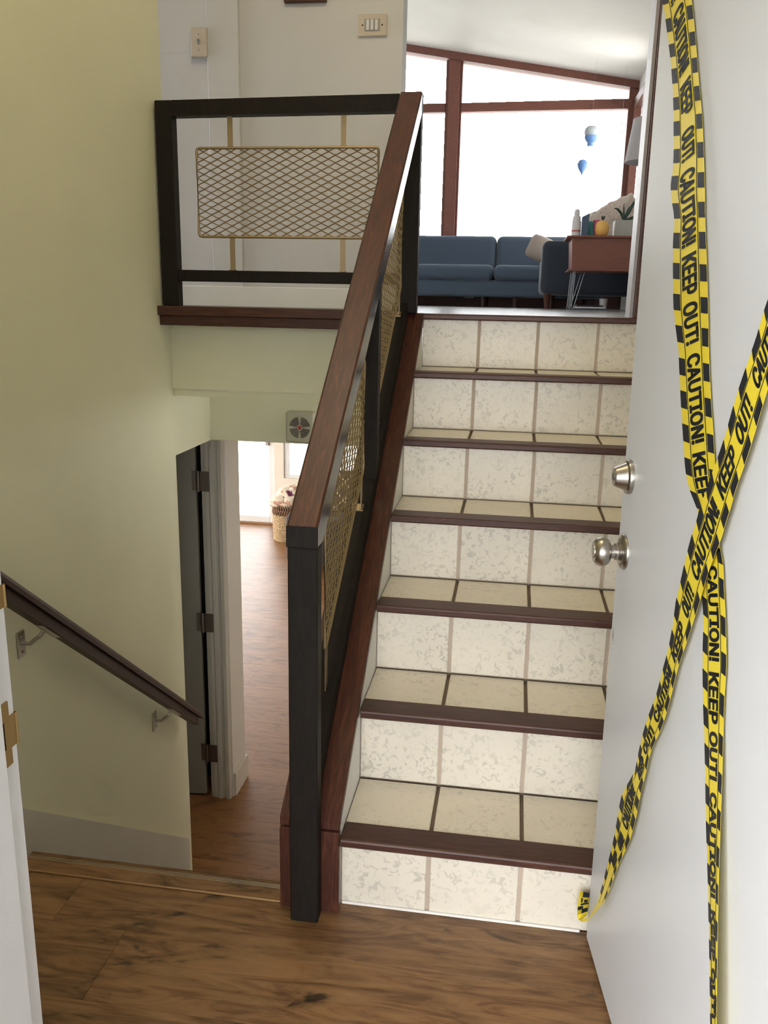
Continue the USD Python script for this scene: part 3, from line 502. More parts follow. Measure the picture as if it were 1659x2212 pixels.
# ------------------------------------------------------------------ caution tapes
TAPE1 = [(-60,0.5221,0.0095,1.8754,0.5444,-0.1597,1.8182),(-40,0.5246,-0.0091,1.8555,0.5465,-0.1749,1.8008),(-20,0.5270,-0.0261,1.8364,0.5483,-0.1882,1.7843),(0,0.5292,-0.0417,1.8179,0.5499,-0.1994,1.7686),(20,0.5312,-0.0560,1.8000,0.5513,-0.2087,1.7537),(40,0.5330,-0.0687,1.7828,0.5525,-0.2171,1.7391),(60,0.5346,-0.0805,1.7660,0.5536,-0.2250,1.7247),(80,0.5363,-0.0921,1.7494,0.5547,-0.2326,1.7106),(100,0.5378,-0.1031,1.7331,0.5558,-0.2399,1.6965),(120,0.5393,-0.1135,1.7171,0.5568,-0.2471,1.6826),(140,0.5407,-0.1231,1.7015,0.5579,-0.2543,1.6688),(160,0.5419,-0.1317,1.6861,0.5589,-0.2614,1.6550),(180,0.5430,-0.1393,1.6712,0.5600,-0.2687,1.6413),(200,0.5440,-0.1461,1.6564,0.5611,-0.2764,1.6276),(220,0.5450,-0.1526,1.6418,0.5622,-0.2843,1.6139),(240,0.5459,-0.1584,1.6274,0.5633,-0.2917,1.6004),(260,0.5466,-0.1632,1.6132,0.5642,-0.2981,1.5871),(280,0.5473,-0.1677,1.5991,0.5651,-0.3039,1.5741),(300,0.5480,-0.1721,1.5851,0.5659,-0.3094,1.5611),(320,0.5487,-0.1765,1.5711,0.5667,-0.3147,1.5483),(340,0.5493,-0.1800,1.5572,0.5675,-0.3198,1.5355),(360,0.5495,-0.1805,1.5437,0.5682,-0.3247,1.5227),(380,0.5494,-0.1792,1.5305,0.5689,-0.3292,1.5101),(400,0.5493,-0.1775,1.5172,0.5696,-0.3337,1.4975),(420,0.5501,-0.1824,1.5030,0.5703,-0.3383,1.4849),(440,0.5516,-0.1936,1.4882,0.5710,-0.3427,1.4723),(460,0.5534,-0.2065,1.4734,0.5716,-0.3468,1.4599),(480,0.5543,-0.2120,1.4594,0.5723,-0.3511,1.4474),(500,0.5546,-0.2139,1.4458,0.5730,-0.3560,1.4349),(520,0.5549,-0.2153,1.4321,0.5738,-0.3611,1.4224),(540,0.5554,-0.2179,1.4184,0.5746,-0.3662,1.4099),(560,0.5561,-0.2221,1.4045,0.5753,-0.3711,1.3975),(580,0.5568,-0.2265,1.3906,0.5761,-0.3760,1.3852),(600,0.5575,-0.2311,1.3768,0.5768,-0.3809,1.3729),(620,0.5582,-0.2358,1.3630,0.5775,-0.3857,1.3606),(640,0.5589,-0.2406,1.3492,0.5782,-0.3903,1.3484),(660,0.5597,-0.2458,1.3355,0.5789,-0.3948,1.3362),(680,0.5608,-0.2534,1.3218,0.5796,-0.3990,1.3240),(700,0.5621,-0.2627,1.3082,0.5802,-0.4032,1.3118),(720,0.5635,-0.2726,1.2948,0.5809,-0.4073,1.2997),(740,0.5649,-0.2820,1.2815,0.5815,-0.4115,1.2876),(760,0.5660,-0.2899,1.2683,0.5822,-0.4159,1.2755),(780,0.5670,-0.2964,1.2551,0.5829,-0.4205,1.2635),(800,0.5678,-0.3024,1.2418,0.5836,-0.4254,1.2516),(820,0.5687,-0.3082,1.2287,0.5844,-0.4305,1.2397),(840,0.5696,-0.3140,1.2156,0.5852,-0.4358,1.2278),(860,0.5705,-0.3200,1.2025,0.5860,-0.4411,1.2160),(880,0.5714,-0.3263,1.1896,0.5868,-0.4467,1.2043),(900,0.5724,-0.3329,1.1767,0.5876,-0.4527,1.1928),(920,0.5733,-0.3395,1.1640,0.5885,-0.4586,1.1812),(940,0.5743,-0.3459,1.1513,0.5893,-0.4641,1.1697),(960,0.5752,-0.3522,1.1386,0.5901,-0.4692,1.1582),(980,0.5761,-0.3586,1.1260,0.5909,-0.4744,1.1467),(1000,0.5771,-0.3657,1.1136,0.5917,-0.4802,1.1354),(1020,0.5782,-0.3734,1.1015,0.5926,-0.4866,1.1243),(1040,0.5795,-0.3827,1.0898,0.5935,-0.4928,1.1132),(1060,0.5816,-0.3981,1.0796,0.5943,-0.4979,1.1019),(1080,0.5841,-0.4171,1.0705,0.5950,-0.5029,1.0907),(1100,0.5864,-0.4342,1.0613,0.5958,-0.5085,1.0797),(1120,0.5879,-0.4446,1.0507,0.5966,-0.5135,1.0685),(1140,0.5888,-0.4513,1.0393,0.5972,-0.5179,1.0573),(1160,0.5898,-0.4582,1.0280,0.5979,-0.5223,1.0461),(1180,0.5908,-0.4651,1.0168,0.5986,-0.5268,1.0350),(1200,0.5917,-0.4714,1.0055,0.5999,-0.5364,1.0255),(1220,0.5923,-0.4756,0.9937,0.6010,-0.5439,1.0155),(1240,0.5928,-0.4783,0.9813,0.6017,-0.5487,1.0047),(1260,0.5932,-0.4808,0.9689,0.6023,-0.5531,0.9937),(1280,0.5938,-0.4841,0.9568,0.6030,-0.5577,0.9829),(1300,0.5946,-0.4895,0.9454,0.6037,-0.5625,0.9723),(1320,0.5955,-0.4956,0.9344,0.6044,-0.5672,0.9616),(1340,0.5962,-0.5002,0.9229,0.6051,-0.5715,0.9508),(1360,0.5967,-0.5033,0.9108,0.6057,-0.5756,0.9400),(1380,0.5971,-0.5060,0.8984,0.6063,-0.5796,0.9292),(1400,0.5975,-0.5085,0.8861,0.6069,-0.5835,0.9184),(1420,0.5980,-0.5113,0.8738,0.6075,-0.5871,0.9074),(1440,0.5986,-0.5147,0.8618,0.6080,-0.5903,0.8963),(1460,0.5992,-0.5186,0.8501,0.6083,-0.5921,0.8846),(1480,0.5998,-0.5227,0.8385,0.6086,-0.5932,0.8725),(1500,0.6004,-0.5268,0.8269,0.6089,-0.5947,0.8605),(1520,0.6011,-0.5311,0.8154,0.6093,-0.5968,0.8488),(1540,0.6017,-0.5355,0.8041,0.6097,-0.5992,0.8373),(1560,0.6024,-0.5401,0.7928,0.6101,-0.6016,0.8257),(1580,0.6031,-0.5447,0.7816,0.6105,-0.6041,0.8142),(1600,0.6038,-0.5492,0.7705,0.6105,-0.6082,0.8035),(1620,0.6045,-0.5536,0.7592,0.6104,-0.6124,0.7929),(1640,0.6051,-0.5578,0.7479,0.6104,-0.6163,0.7822),(1660,0.6057,-0.5618,0.7366,0.6104,-0.6201,0.7714),(1680,0.6063,-0.5658,0.7253,0.6105,-0.6238,0.7606),(1700,0.6070,-0.5698,0.7139,0.6105,-0.6274,0.7498),(1720,0.6076,-0.5737,0.7026,0.6106,-0.6310,0.7390),(1740,0.6082,-0.5776,0.6912,0.6106,-0.6346,0.7282),(1760,0.6088,-0.5816,0.6800,0.6107,-0.6383,0.7174),(1780,0.6094,-0.5856,0.6688,0.6107,-0.6420,0.7068),(1800,0.6100,-0.5897,0.6577,0.6106,-0.6458,0.6962),(1820,0.6107,-0.5940,0.6468,0.6105,-0.6498,0.6857),(1840,0.6113,-0.5984,0.6360,0.6103,-0.6538,0.6753),(1860,0.6120,-0.6028,0.6252,0.6102,-0.6579,0.6650),(1880,0.6126,-0.6070,0.6143,0.6101,-0.6618,0.6546),(1900,0.6133,-0.6111,0.6034,0.6102,-0.6655,0.6441),(1920,0.6139,-0.6152,0.5925,0.6103,-0.6692,0.6336),(1940,0.6145,-0.6192,0.5816,0.6104,-0.6729,0.6231),(1960,0.6151,-0.6232,0.5706,0.6106,-0.6765,0.6126),(1980,0.6157,-0.6271,0.5597,0.6107,-0.6801,0.6021),(2000,0.6163,-0.6310,0.5488,0.6109,-0.6836,0.5916),(2020,0.6169,-0.6349,0.5379,0.6112,-0.6871,0.5811),(2040,0.6175,-0.6387,0.5270,0.6114,-0.6906,0.5706),(2060,0.6181,-0.6426,0.5161,0.6117,-0.6940,0.5601),(2080,0.6187,-0.6464,0.5052,0.6119,-0.6975,0.5496),(2100,0.6193,-0.6501,0.4943,0.6122,-0.7008,0.5391),(2120,0.6198,-0.6539,0.4834,0.6125,-0.7042,0.5286),(2140,0.6204,-0.6576,0.4725,0.6129,-0.7075,0.5180),(2160,0.6210,-0.6612,0.4616,0.6132,-0.7108,0.5075),(2180,0.6215,-0.6649,0.4508,0.6135,-0.7141,0.4970),(2200,0.6221,-0.6686,0.4400,0.6138,-0.7175,0.4866),(2220,0.6227,-0.6724,0.4292,0.6141,-0.7209,0.4762),(2240,0.6233,-0.6762,0.4186,0.6144,-0.7243,0.4659),(2250,0.6236,-0.6782,0.4133,0.6145,-0.7261,0.4607)]
TAPE2 = [(640,0.6005,-0.6020,1.3471,0.6093,-0.6704,1.3467),(660,0.5998,-0.5958,1.3370,0.6088,-0.6658,1.3373),(680,0.5992,-0.5904,1.3268,0.6084,-0.6618,1.3279),(700,0.5987,-0.5862,1.3164,0.6080,-0.6584,1.3183),(720,0.5983,-0.5821,1.3059,0.6077,-0.6550,1.3086),(740,0.5977,-0.5768,1.2952,0.6072,-0.6507,1.2987),(760,0.5970,-0.5707,1.2843,0.6066,-0.6457,1.2886),(780,0.5963,-0.5642,1.2732,0.6061,-0.6405,1.2784),(800,0.5956,-0.5579,1.2619,0.6055,-0.6355,1.2680),(820,0.5949,-0.5517,1.2504,0.6050,-0.6309,1.2575),(840,0.5942,-0.5455,1.2387,0.6045,-0.6263,1.2468),(860,0.5935,-0.5396,1.2268,0.6040,-0.6218,1.2360),(880,0.5929,-0.5343,1.2149,0.6036,-0.6174,1.2251),(900,0.5924,-0.5294,1.2028,0.6031,-0.6132,1.2140),(920,0.5919,-0.5245,1.1906,0.6027,-0.6089,1.2028),(940,0.5913,-0.5191,1.1780,0.6022,-0.6044,1.1914),(960,0.5906,-0.5127,1.1652,0.6016,-0.5995,1.1797),(980,0.5898,-0.5057,1.1520,0.6011,-0.5943,1.1679),(1000,0.5889,-0.4975,1.1384,0.6004,-0.5886,1.1557),(1020,0.5877,-0.4879,1.1243,0.5997,-0.5823,1.1433),(1040,0.5870,-0.4808,1.1104,0.5990,-0.5753,1.1305),(1060,0.5862,-0.4739,1.0963,0.5983,-0.5690,1.1176),(1080,0.5850,-0.4640,1.0813,0.5978,-0.5650,1.1051),(1100,0.5843,-0.4568,1.0666,0.5973,-0.5600,1.0921),(1120,0.5838,-0.4523,1.0524,0.5966,-0.5535,1.0786),(1140,0.5830,-0.4450,1.0373,0.5961,-0.5485,1.0653),(1160,0.5821,-0.4369,1.0217,0.5955,-0.5432,1.0517),(1180,0.5814,-0.4309,1.0064,0.5947,-0.5356,1.0373),(1200,0.5808,-0.4253,0.9911,0.5937,-0.5270,1.0223),(1220,0.5803,-0.4201,0.9756,0.5927,-0.5185,1.0070),(1240,0.5799,-0.4156,0.9602,0.5919,-0.5107,0.9917),(1260,0.5794,-0.4110,0.9446,0.5911,-0.5039,0.9765),(1280,0.5788,-0.4052,0.9284,0.5905,-0.4983,0.9615),(1300,0.5784,-0.4006,0.9124,0.5899,-0.4927,0.9462),(1320,0.5784,-0.3996,0.8975,0.5892,-0.4857,0.9302),(1340,0.5784,-0.3988,0.8826,0.5883,-0.4781,0.9138),(1360,0.5782,-0.3964,0.8670,0.5875,-0.4706,0.8971),(1380,0.5779,-0.3930,0.8508,0.5867,-0.4630,0.8801),(1400,0.5775,-0.3887,0.8341,0.5858,-0.4550,0.8626),(1420,0.5769,-0.3828,0.8164,0.5848,-0.4461,0.8445),(1440,0.5761,-0.3755,0.7980,0.5838,-0.4372,0.8261),(1460,0.5754,-0.3689,0.7795,0.5832,-0.4307,0.8085),(1480,0.5748,-0.3624,0.7608,0.5827,-0.4259,0.7914),(1500,0.5739,-0.3544,0.7411,0.5821,-0.4205,0.7738),(1520,0.5727,-0.3431,0.7195,0.5815,-0.4143,0.7556),(1540,0.5712,-0.3300,0.6965,0.5808,-0.4073,0.7368),(1560,0.5698,-0.3181,0.6737,0.5799,-0.3989,0.7169),(1580,0.5689,-0.3092,0.6522,0.5785,-0.3868,0.6946),(1600,0.5681,-0.3017,0.6310,0.5766,-0.3705,0.6696),(1620,0.5674,-0.2951,0.6102,0.5749,-0.3555,0.6449),(1640,0.5670,-0.2901,0.5900,0.5740,-0.3472,0.6236),(1660,0.5665,-0.2854,0.5697,0.5736,-0.3423,0.6039),(1680,0.5645,-0.2675,0.5410,0.5729,-0.3357,0.5830),(1700,0.5612,-0.2393,0.5053,0.5722,-0.3286,0.5615),(1720,0.5589,-0.2196,0.4741,0.5715,-0.3221,0.5401),(1740,0.5582,-0.2127,0.4508,0.5711,-0.3172,0.5195),(1760,0.5579,-0.2087,0.4290,0.5707,-0.3126,0.4988),(1780,0.5575,-0.2040,0.4065,0.5700,-0.3062,0.4766),(1800,0.5570,-0.1987,0.3834,0.5691,-0.2976,0.4526),(1820,0.5564,-0.1925,0.3594,0.5679,-0.2860,0.4262),(1840,0.5555,-0.1838,0.3333,0.5658,-0.2678,0.3945),(1860,0.5544,-0.1734,0.3055,0.5632,-0.2449,0.3586),(1880,0.5534,-0.1633,0.2775,0.5612,-0.2275,0.3261),(1900,0.5523,-0.1531,0.2490,0.5597,-0.2137,0.2958),(1920,0.5511,-0.1417,0.2191,0.5579,-0.1970,0.2627),(1940,0.5497,-0.1286,0.1875,0.5555,-0.1765,0.2258),(1950,0.5489,-0.1210,0.1705,0.5534,-0.1676,0.2081)]
NT = -DN
class Tape:
    """rows (v, left edge, right edge); v runs down the door. slope: how far a line across the tape runs down it per unit of width"""
    def __init__(self, rows, wpx=None):
        a = np.array(rows, float); self.v = a[:, 0]; self.L = a[:, 1:4]; self.R = a[:, 4:7]; self.wpx = wpx
        mid = (self.L+self.R)/2; self.s = np.r_[0, np.cumsum(np.linalg.norm(np.diff(mid, axis=0), axis=1))]
    def width(self, v): return np.interp(v, *self.wpx) if self.wpx else 0.0
    def at(self, v, f, off=0.0, slope=None):
        v = np.asarray(v, float); f = np.asarray(f, float)
        if slope is not None: v = v+np.interp(v, *slope)*self.width(v)*(f-0.5)
        L = np.stack([np.interp(v, self.v, self.L[:, k]) for k in range(3)], -1); R_ = np.stack([np.interp(v, self.v, self.R[:, k]) for k in range(3)], -1)
        return L+(R_-L)*f[..., None]+NT*off
    def grid(self, V, Fr, off, th=0.0003, slope=None):
        V, Fr = np.asarray(V, float), np.asarray(Fr, float); n, m = V.shape
        top = self.at(V, Fr, off, slope).reshape(-1, 3); bot = self.at(V, Fr, off-th, slope).reshape(-1, 3)
        F = []
        for i in range(n-1):
            for j in range(m-1):
                a, b, c_, d = i*m+j, (i+1)*m+j, (i+1)*m+j+1, i*m+j+1
                F += [[a, b, c_], [a, c_, d], [n*m+a, n*m+c_, n*m+b], [n*m+a, n*m+d, n*m+c_]]
        ring = [i*m for i in range(n)]+[(n-1)*m+j for j in range(1, m)]+[i*m+m-1 for i in range(n-2, -1, -1)]+[j for j in range(m-2, 0, -1)]
        for a, b in zip(ring, ring[1:]+ring[:1]): F += [[a, n*m+a, n*m+b], [a, n*m+b, b]]
        return trimesh.Trimesh(np.vstack([top, bot]), F, process=False)
FI0, FI1 = 0.245, 0.785
def block(t, va, vb, fa, fb, slope, off=0.0005):
    fr = np.linspace(fa, fb, 4); V = np.linspace(va, vb, 5)[:, None]+0*fr[None]
    return t.grid(V, np.broadcast_to(fr, V.shape), off, 0.0004, slope)
def letters(t, word, v0, v1, f0, f1, slope):
    """word printed from v0 to v1 along the tape, capitals from fraction f0 (foot) to f1 (top)"""
    vm = (v0+v1)/2; lean = abs(np.interp(vm, *slope))*t.width(vm)*abs(f1-f0)/2; sg = 1 if v1 > v0 else -1
    lean = min(0.6*lean, abs(v1-v0)*0.16); v0, v1 = v0+sg*lean, v1-sg*lean
    m = meshkit.text_mesh(word, 1.0, 0.02, bold=True); q = m.vertices
    x0, x1 = q[:, 0].min(), q[:, 0].max(); y0, y1 = q[:, 1].min(), q[:, 1].max()
    m = m.subdivide_to_size((x1-x0)/(3*len(word))); q = m.vertices
    px = (q[:, 0]-x0)/(x1-x0); py = (q[:, 1]-y0)/(y1-y0); out = []
    for d in (-1.2, 0.0, 1.2):
        P = t.at(v0+(v1-v0)*px+d, f0+(f1-f0)*py, 0.0, slope)
        out.append(trimesh.Trimesh(P+NT*(0.0004+0.0005*(q[:, 2:3] > 0.01)), m.faces, process=False))
    return cat_(out)
def make_tape(name, label, rows, wpx, words, left, right, foot, top, sl_letters, sl_blocks):
    t = Tape(rows, wpx); p = thing(name, label, 'caution tape')
    V = np.repeat(t.v[:, None], 7, 1); put('tape_strip', t.grid(V, np.broadcast_to(np.linspace(0, 1, 7), V.shape), 0.0), 'tape_yellow', p)
    B = [block(t, a, b, 0.0, FI0-0.03, sl_blocks) for a, b in left(t)]+[block(t, a, b, FI1+0.03, 1.0, sl_blocks) for a, b in right(t)]
    for f in (FI0, FI1):
        Vx = np.repeat(t.v[:, None], 2, 1); B.append(t.grid(Vx, np.broadcast_to([f-0.008, f+0.008], Vx.shape), 0.0005, 0.0004))
    stuff(put('printed_border', cat_(B), 'tape_black', p))
    for w, va, vb in words: put('printed_word', letters(t, w, va, vb, foot, top, sl_letters), 'tape_black', p)
    return t, p
def list_blocks(vs, f, sl):
    """starts of the black blocks, read along the edge at fraction f"""
    def g(t):
        out = []
        for a, b in zip(vs[:-1], vs[1:]):
            a, b = [q-np.interp(q, *sl)*t.width(q)*(f-0.5) for q in (a, b)]
            if a > t.v[0]-30 and b < t.v[-1]+60: out.append((a, a+(b-a)*0.52))
        return out
    return g
L1 = [-25, 40, 95, 148, 210, 262, 322, 380, 439, 503, 568, 635, 703, 774, 845, 917, 990, 1062, 1135, 1212, 1291, 1370, 1449, 1526, 1609, 1696, 1777, 1867, 1951, 2031, 2111, 2190, 2250]
R1 = [-44, 12, 69, 125, 186, 246, 307, 372, 436, 501, 571, 642, 709, 785, 860, 938, 1015, 1095, 1183, 1250, 1332, 1411, 1500, 1587, 1670, 1750, 1830, 1910, 1990, 2070, 2150, 2240]
W1 = [('OUT!', -48, 6), ('CAUTION!', 9, 165), ('KEEP', 170, 254), ('OUT!', 272, 350), ('CAUTION!', 362, 536), ('KEEP', 546, 641), ('OUT!', 651, 746), ('CAUTION!', 763, 960), ('KEEP', 977, 1082), ('OUT!', 1096, 1190),
      ('CAUTION!', 1224, 1428), ('KEEP', 1452, 1564), ('OUT!', 1580, 1687), ('CAUTION!', 1712, 1941), ('KEEP', 1967, 2076), ('OUT!', 2092, 2200)]
LS1 = ([0, 100, 250, 450, 700, 1000, 1250, 1550, 1800, 2100], [-1.5, -1.4, -1.0, -0.7, -0.5, -0.25, -0.05, 0.3, 0.5, 0.6])
BS1 = ([0, 250, 500, 1000, 1300, 1550, 2000], [-0.3, -0.15, 0.0, 0.4, 0.8, 1.2, 1.4])
WP1 = ([0, 300, 900, 1060, 1180, 1212, 1338, 1500, 1629, 1800, 2000, 2212], [62, 63, 65, 62, 40, 43, 48, 46, 38, 30, 20, 13])
t1_, p1_ = make_tape('caution_tape', 'yellow and black caution tape running down the white door from its top left corner', TAPE1, WP1, W1, list_blocks(L1, 0.1, BS1), list_blocks(R1, 0.9, BS1), 0.30, 0.73, LS1, BS1)
W2 = [('CAUTION!', 836, 655), ('OUT!', 958, 852), ('KEEP', 1073, 962), ('CAUTION!', 1252, 1077), ('OUT!', 1333, 1259), ('KEEP', 1428, 1343), ('CAUTION!', 1560, 1437), ('OUT!', 1629, 1569), ('KEEP', 1680, 1633), ('CAUTION!', 1791, 1694), ('OUT!', 1835, 1799), ('KEEP', 1872, 1840)]
LS2 = ([640, 1900], [1.45, 1.45]); BS2 = ([640, 1900], [1.9, 1.9])
WP2 = ([640, 1000, 1200, 1300, 1400, 1500, 1629, 1719, 1822, 1900, 1950], [60, 62, 57, 52, 36, 32, 25, 40, 34, 20, 13])
def arc_blocks(period, phase):
    def g(t):
        n = int(t.s[-1]/period)+2; out = []
        for k in range(-1, n+1):
            a, b = [float(np.interp(q, t.s, t.v)) for q in (k*period+phase, k*period+phase+period*0.54)]
            if b-a > 4: out.append((a, b))
        return out
    return g
t2_, p2_ = make_tape('caution_tape', 'yellow and black caution tape rising to the right, lying over the other tape', TAPE2, WP2, W2, arc_blocks(0.052, 0.02), arc_blocks(0.052, -0.002), 0.73, 0.30, LS2, BS2)
# its loose end runs to the free edge of the door and folds up there
endp = [((0.050, -0.012, 0.088), (0.045, -0.013, 0.076)), ((0.022, -0.016, 0.066), (0.020, -0.018, 0.054)), ((0.004, -0.004, 0.058), (0.004, -0.021, 0.047)),
        ((-0.003, -0.0005, 0.062), (-0.003, -0.0225, 0.052)), ((-0.003, -0.0005, 0.085), (-0.003, -0.0225, 0.080)), ((-0.003, 0.000, 0.108), (-0.003, -0.0215, 0.112))]
rows = [(0, *TAPE2[-1][1:])]+[(k+1, *(RD@np.array(a)+DA), *(RD@np.array(b_)+DA)) for k, (a, b_) in enumerate(endp)]
t3_ = Tape(rows); V = np.repeat(t3_.v[:, None], 4, 1)
te = put('tape_end', t3_.grid(V, np.broadcast_to(np.linspace(0, 1, 4), V.shape), 0.0), 'tape_yellow', p2_, label='crumpled tape end folded up at the door edge')
def flap(v, f0, f1): 
    P = np.concatenate([t3_.at(np.array(v)[:, None]+0*np.array([[f0, f1]]), np.array([[f0, f1]]*len(v)), 0.0)+RD[:, 0]*e for e in (0.0003, 0.0009)])
    return hull(P.reshape(-1, 3))
put('printed_patch', cat_([flap(v, a, b_) for v, a, b_ in (((4.05, 4.45), 0.05, 0.6), ((4.45, 4.75), 0.5, 1.0), ((4.85, 5.0), 0.0, 0.75), ((5.05, 5.3), 0.1, 0.45), ((5.1, 5.45), 0.6, 0.75), ((5.55, 6.0), 0.0, 0.62))]), 'tape_black', te)

# ------------------------------------------------------------------ switches, picture, smoke detector
sw = thing('light_switch', 'beige upright single switch plate on the pale wall at the left', 'light switch')
put('plate', box(-1.112, -1.040, 2.170, 2.1845, 2.3265, 2.441, 0.003), 'switch_plate', sw)
put('toggle', hull([(-1.076+x, y, 2.384+z) for x in (-0.004, 0.004) for (y, z) in ((2.169, -0.010), (2.169, 0.010), (2.158, 0.004), (2.158, 0.010))]), 'switch_grey', sw)
for dz in (-0.03, 0.03): put('screw', lathe([(0, -0.001), (0.003, -0.0008), (0.0035, 0.0005)], 10, 'y', (-1.076, 2.17, 2.384+dz)), 'switch_grey', sw)
sw2 = thing('light_switch', 'beige horizontal switch plate with three small rockers near the corner of the pale wall', 'light switch')
x0, x1, z0, z1 = -0.392, -0.272, 2.3955, 2.478
put('plate', box(x0, x1, 2.188, 2.1995, z0, z1, 0.003), 'switch_plate', sw2)
put('inset', box(x0+0.027, x1-0.027, 2.1868, 2.188, z0+0.018, z1-0.018, 0.001), 'switch_grey', sw2)
for k in range(3): put('rocker', box(-0.332-0.024+0.018*k-0.001, -0.332-0.024+0.018*k+0.012, 2.182, 2.1868, z0+0.021, z1-0.021, 0.002), 'bottle_white', sw2)
for sx in (-1, 1): put('screw', lathe([(0, -0.001), (0.003, -0.0008), (0.0035, 0.0005)], 10, 'y', (-0.332+sx*0.041, 2.187, (z0+z1)/2)), 'switch_hole', sw2)
pf = thing('picture_frame', 'dark red wooden picture frame whose bottom edge shows at the top of the pale wall', 'picture frame')
for nm, b in (('frame_bottom', (-0.705, -0.525, 2.527, 2.547)), ('frame_top', (-0.705, -0.525, 2.86, 2.88)), ('frame_side', (-0.705, -0.685, 2.547, 2.86)), ('frame_side', (-0.545, -0.525, 2.547, 2.86))):
    put(nm, box(b[0], b[1], 2.178, 2.1995, b[2], b[3], 0.003), 'mahogany_x', pf)
put('picture', box(-0.685, -0.545, 2.190, 2.1985, 2.547, 2.86), 'canvas', pf)
# on the header over the lower flight: local x, z up, out of the wall towards -y
RS = np.array([[1, 0, 0], [0, 0, -1], [0, 1, 0]]).T; RS = np.array([[1, 0, 0], [0, 0, 1], [0, -1, 0]]); SO = np.array([-0.549, 1.8395, 0.811])
sd = thing('smoke_detector', 'square rounded beige smoke detector with a red button on the header below the gallery', 'smoke detector')
def onsoffit(m): m = xf(tm(m), RS, SO); m.fix_normals(); return m
put('housing', onsoffit(rbox(-0.062, 0.062, -0.066, 0.066, -0.036, 0.012, 0.012).trim_by_plane((0, 0, -1), 0.0005)), 'detector_plastic', sd, smooth=40)
for q in range(4):
    a0 = q*90+45; W = []
    for k in range(5):
        rr = 0.016+k*0.0065; arc = [(rr*math.cos(math.radians(a)), rr*math.sin(math.radians(a)), -0.0365) for a in np.linspace(a0-36, a0+36, 9)]
        W.append(tube(arc, 0.0022, 5))
    put('vent', onsoffit(cat_(W)), 'detector_slot', sd)
put('button', onsoffit(lathe([(0, -0.041), (0.006, -0.041), (0.008, -0.038), (0.008, -0.035)], 18)), 'red_plastic', sd)

# ------------------------------------------------------------------ lower hall door
d2 = struct('door_2', 'grey interior door downstairs, slightly ajar on three dark hinges', 'door')
HX, HY = -1.186, 2.275
def leaf2(m): return xf(m, rotz(6), (HX, HY, 0))
put('leaf', leaf2(box(-0.74, -0.010, -0.001, 0.034, ZL+0.012, 0.715, 0.002)), 'grey_door', d2)
put('door_jamb', box(-1.172, -1.152, 2.285, 2.44, ZL, 0.737, 0.001), 'hall_trim', d2)
# casing with a stepped profile
prof = [(-1.163, 2.2895), (-1.163, 2.277), (-1.145, 2.272), (-1.128, 2.272), (-1.122, 2.266), (-1.106, 2.266), (-1.101, 2.272), (-1.086, 2.272), (-1.080, 2.262), (-1.062, 2.262), (-1.056, 2.270), (-1.056, 2.2895)]
put('casing', prism(prof, ZL, 0.736, 'z'), 'hall_trim', d2)
for z in (0.455, -0.287, -1.03):
    h = put('hinge', box(-1.1715, -1.125, 2.262, 2.2655, z-0.05, z+0.05, 0.0008), 'hinge_steel', d2)
    put('knuckle', lathe([(0, -0.052), (0.007, -0.052), (0.007, 0.052), (0, 0.052)], 12, 'z', (-1.179, 2.258, z)), 'hinge_steel', h)
    put('leaf_plate', leaf2(box(-0.030, -0.0095, -0.0035, -0.001, z-0.05, z+0.05, 0.0005)), 'hinge_steel', h)
struct('baseboard_hall', 'white baseboard wrapping the end of the downstairs partition', 'baseboard', box(-1.0495, -1.036, 2.30, 2.512, ZL, ZL+0.135, 0.002), 'trim_white')

# glass door and window of the lower room
d3 = struct('door_3', 'white framed glass patio door glowing at the far end of the downstairs room', 'door')
gy0, gy1 = YG+0.02, YG+0.07
for nm, b in (('door_stile', (-2.47, -2.40, ZL+0.01, 0.72)), ('door_stile', (-4.6, -4.51, ZL+0.01, 0.72)), ('door_stile', (-3.56, -3.46, ZL+0.01, 0.6198)), ('bottom_rail', (-3.46, -2.47, ZL+0.01, ZL+0.09)), ('top_rail', (-4.51, -2.47, 0.62, 0.72))):
    put(nm, box(b[0], b[1], gy0, gy1, b[2], b[3], 0.003), 'trim_white', d3)
put('pane', box(-4.51, -3.56, YG+0.04, YG+0.046, ZL+0.01, 0.62), 'pane_glass', d3)
put('pane', box(-3.46, -2.47, YG+0.04, YG+0.046, ZL+0.09, 0.62), 'pane_glass', d3)
put('door_latch', box(-2.50, -2.46, YG-0.012, gy0, -0.34, -0.27, 0.004), 'hinge_steel', d3)
put('door_sill', box(-4.6, -2.40, YG-0.03, YG+0.02, ZL+0.0005, ZL+0.02, 0.003), 'oak_lower', d3)
w2 = struct('window_2', 'white framed window beside the glass door downstairs', 'window')
for nm, b in (('window_frame', (-2.285, -2.225, -0.6798, 0.5)), ('window_frame', (-0.90, -0.85, -0.6798, 0.5)), ('window_sill', (-2.285, -0.85, -0.72, -0.68)), ('window_frame', (-2.225, -0.90, 0.45, 0.5)), ('mullion', (-1.60, -1.55, -0.68, 0.45))):
    put(nm, box(b[0], b[1], YG+0.02, YG+0.07, b[2], b[3], 0.003), 'trim_white', w2)
put('pane', box(-2.225, -0.90, YG+0.04, YG+0.046, -0.68, 0.45), 'pane_glass', w2)

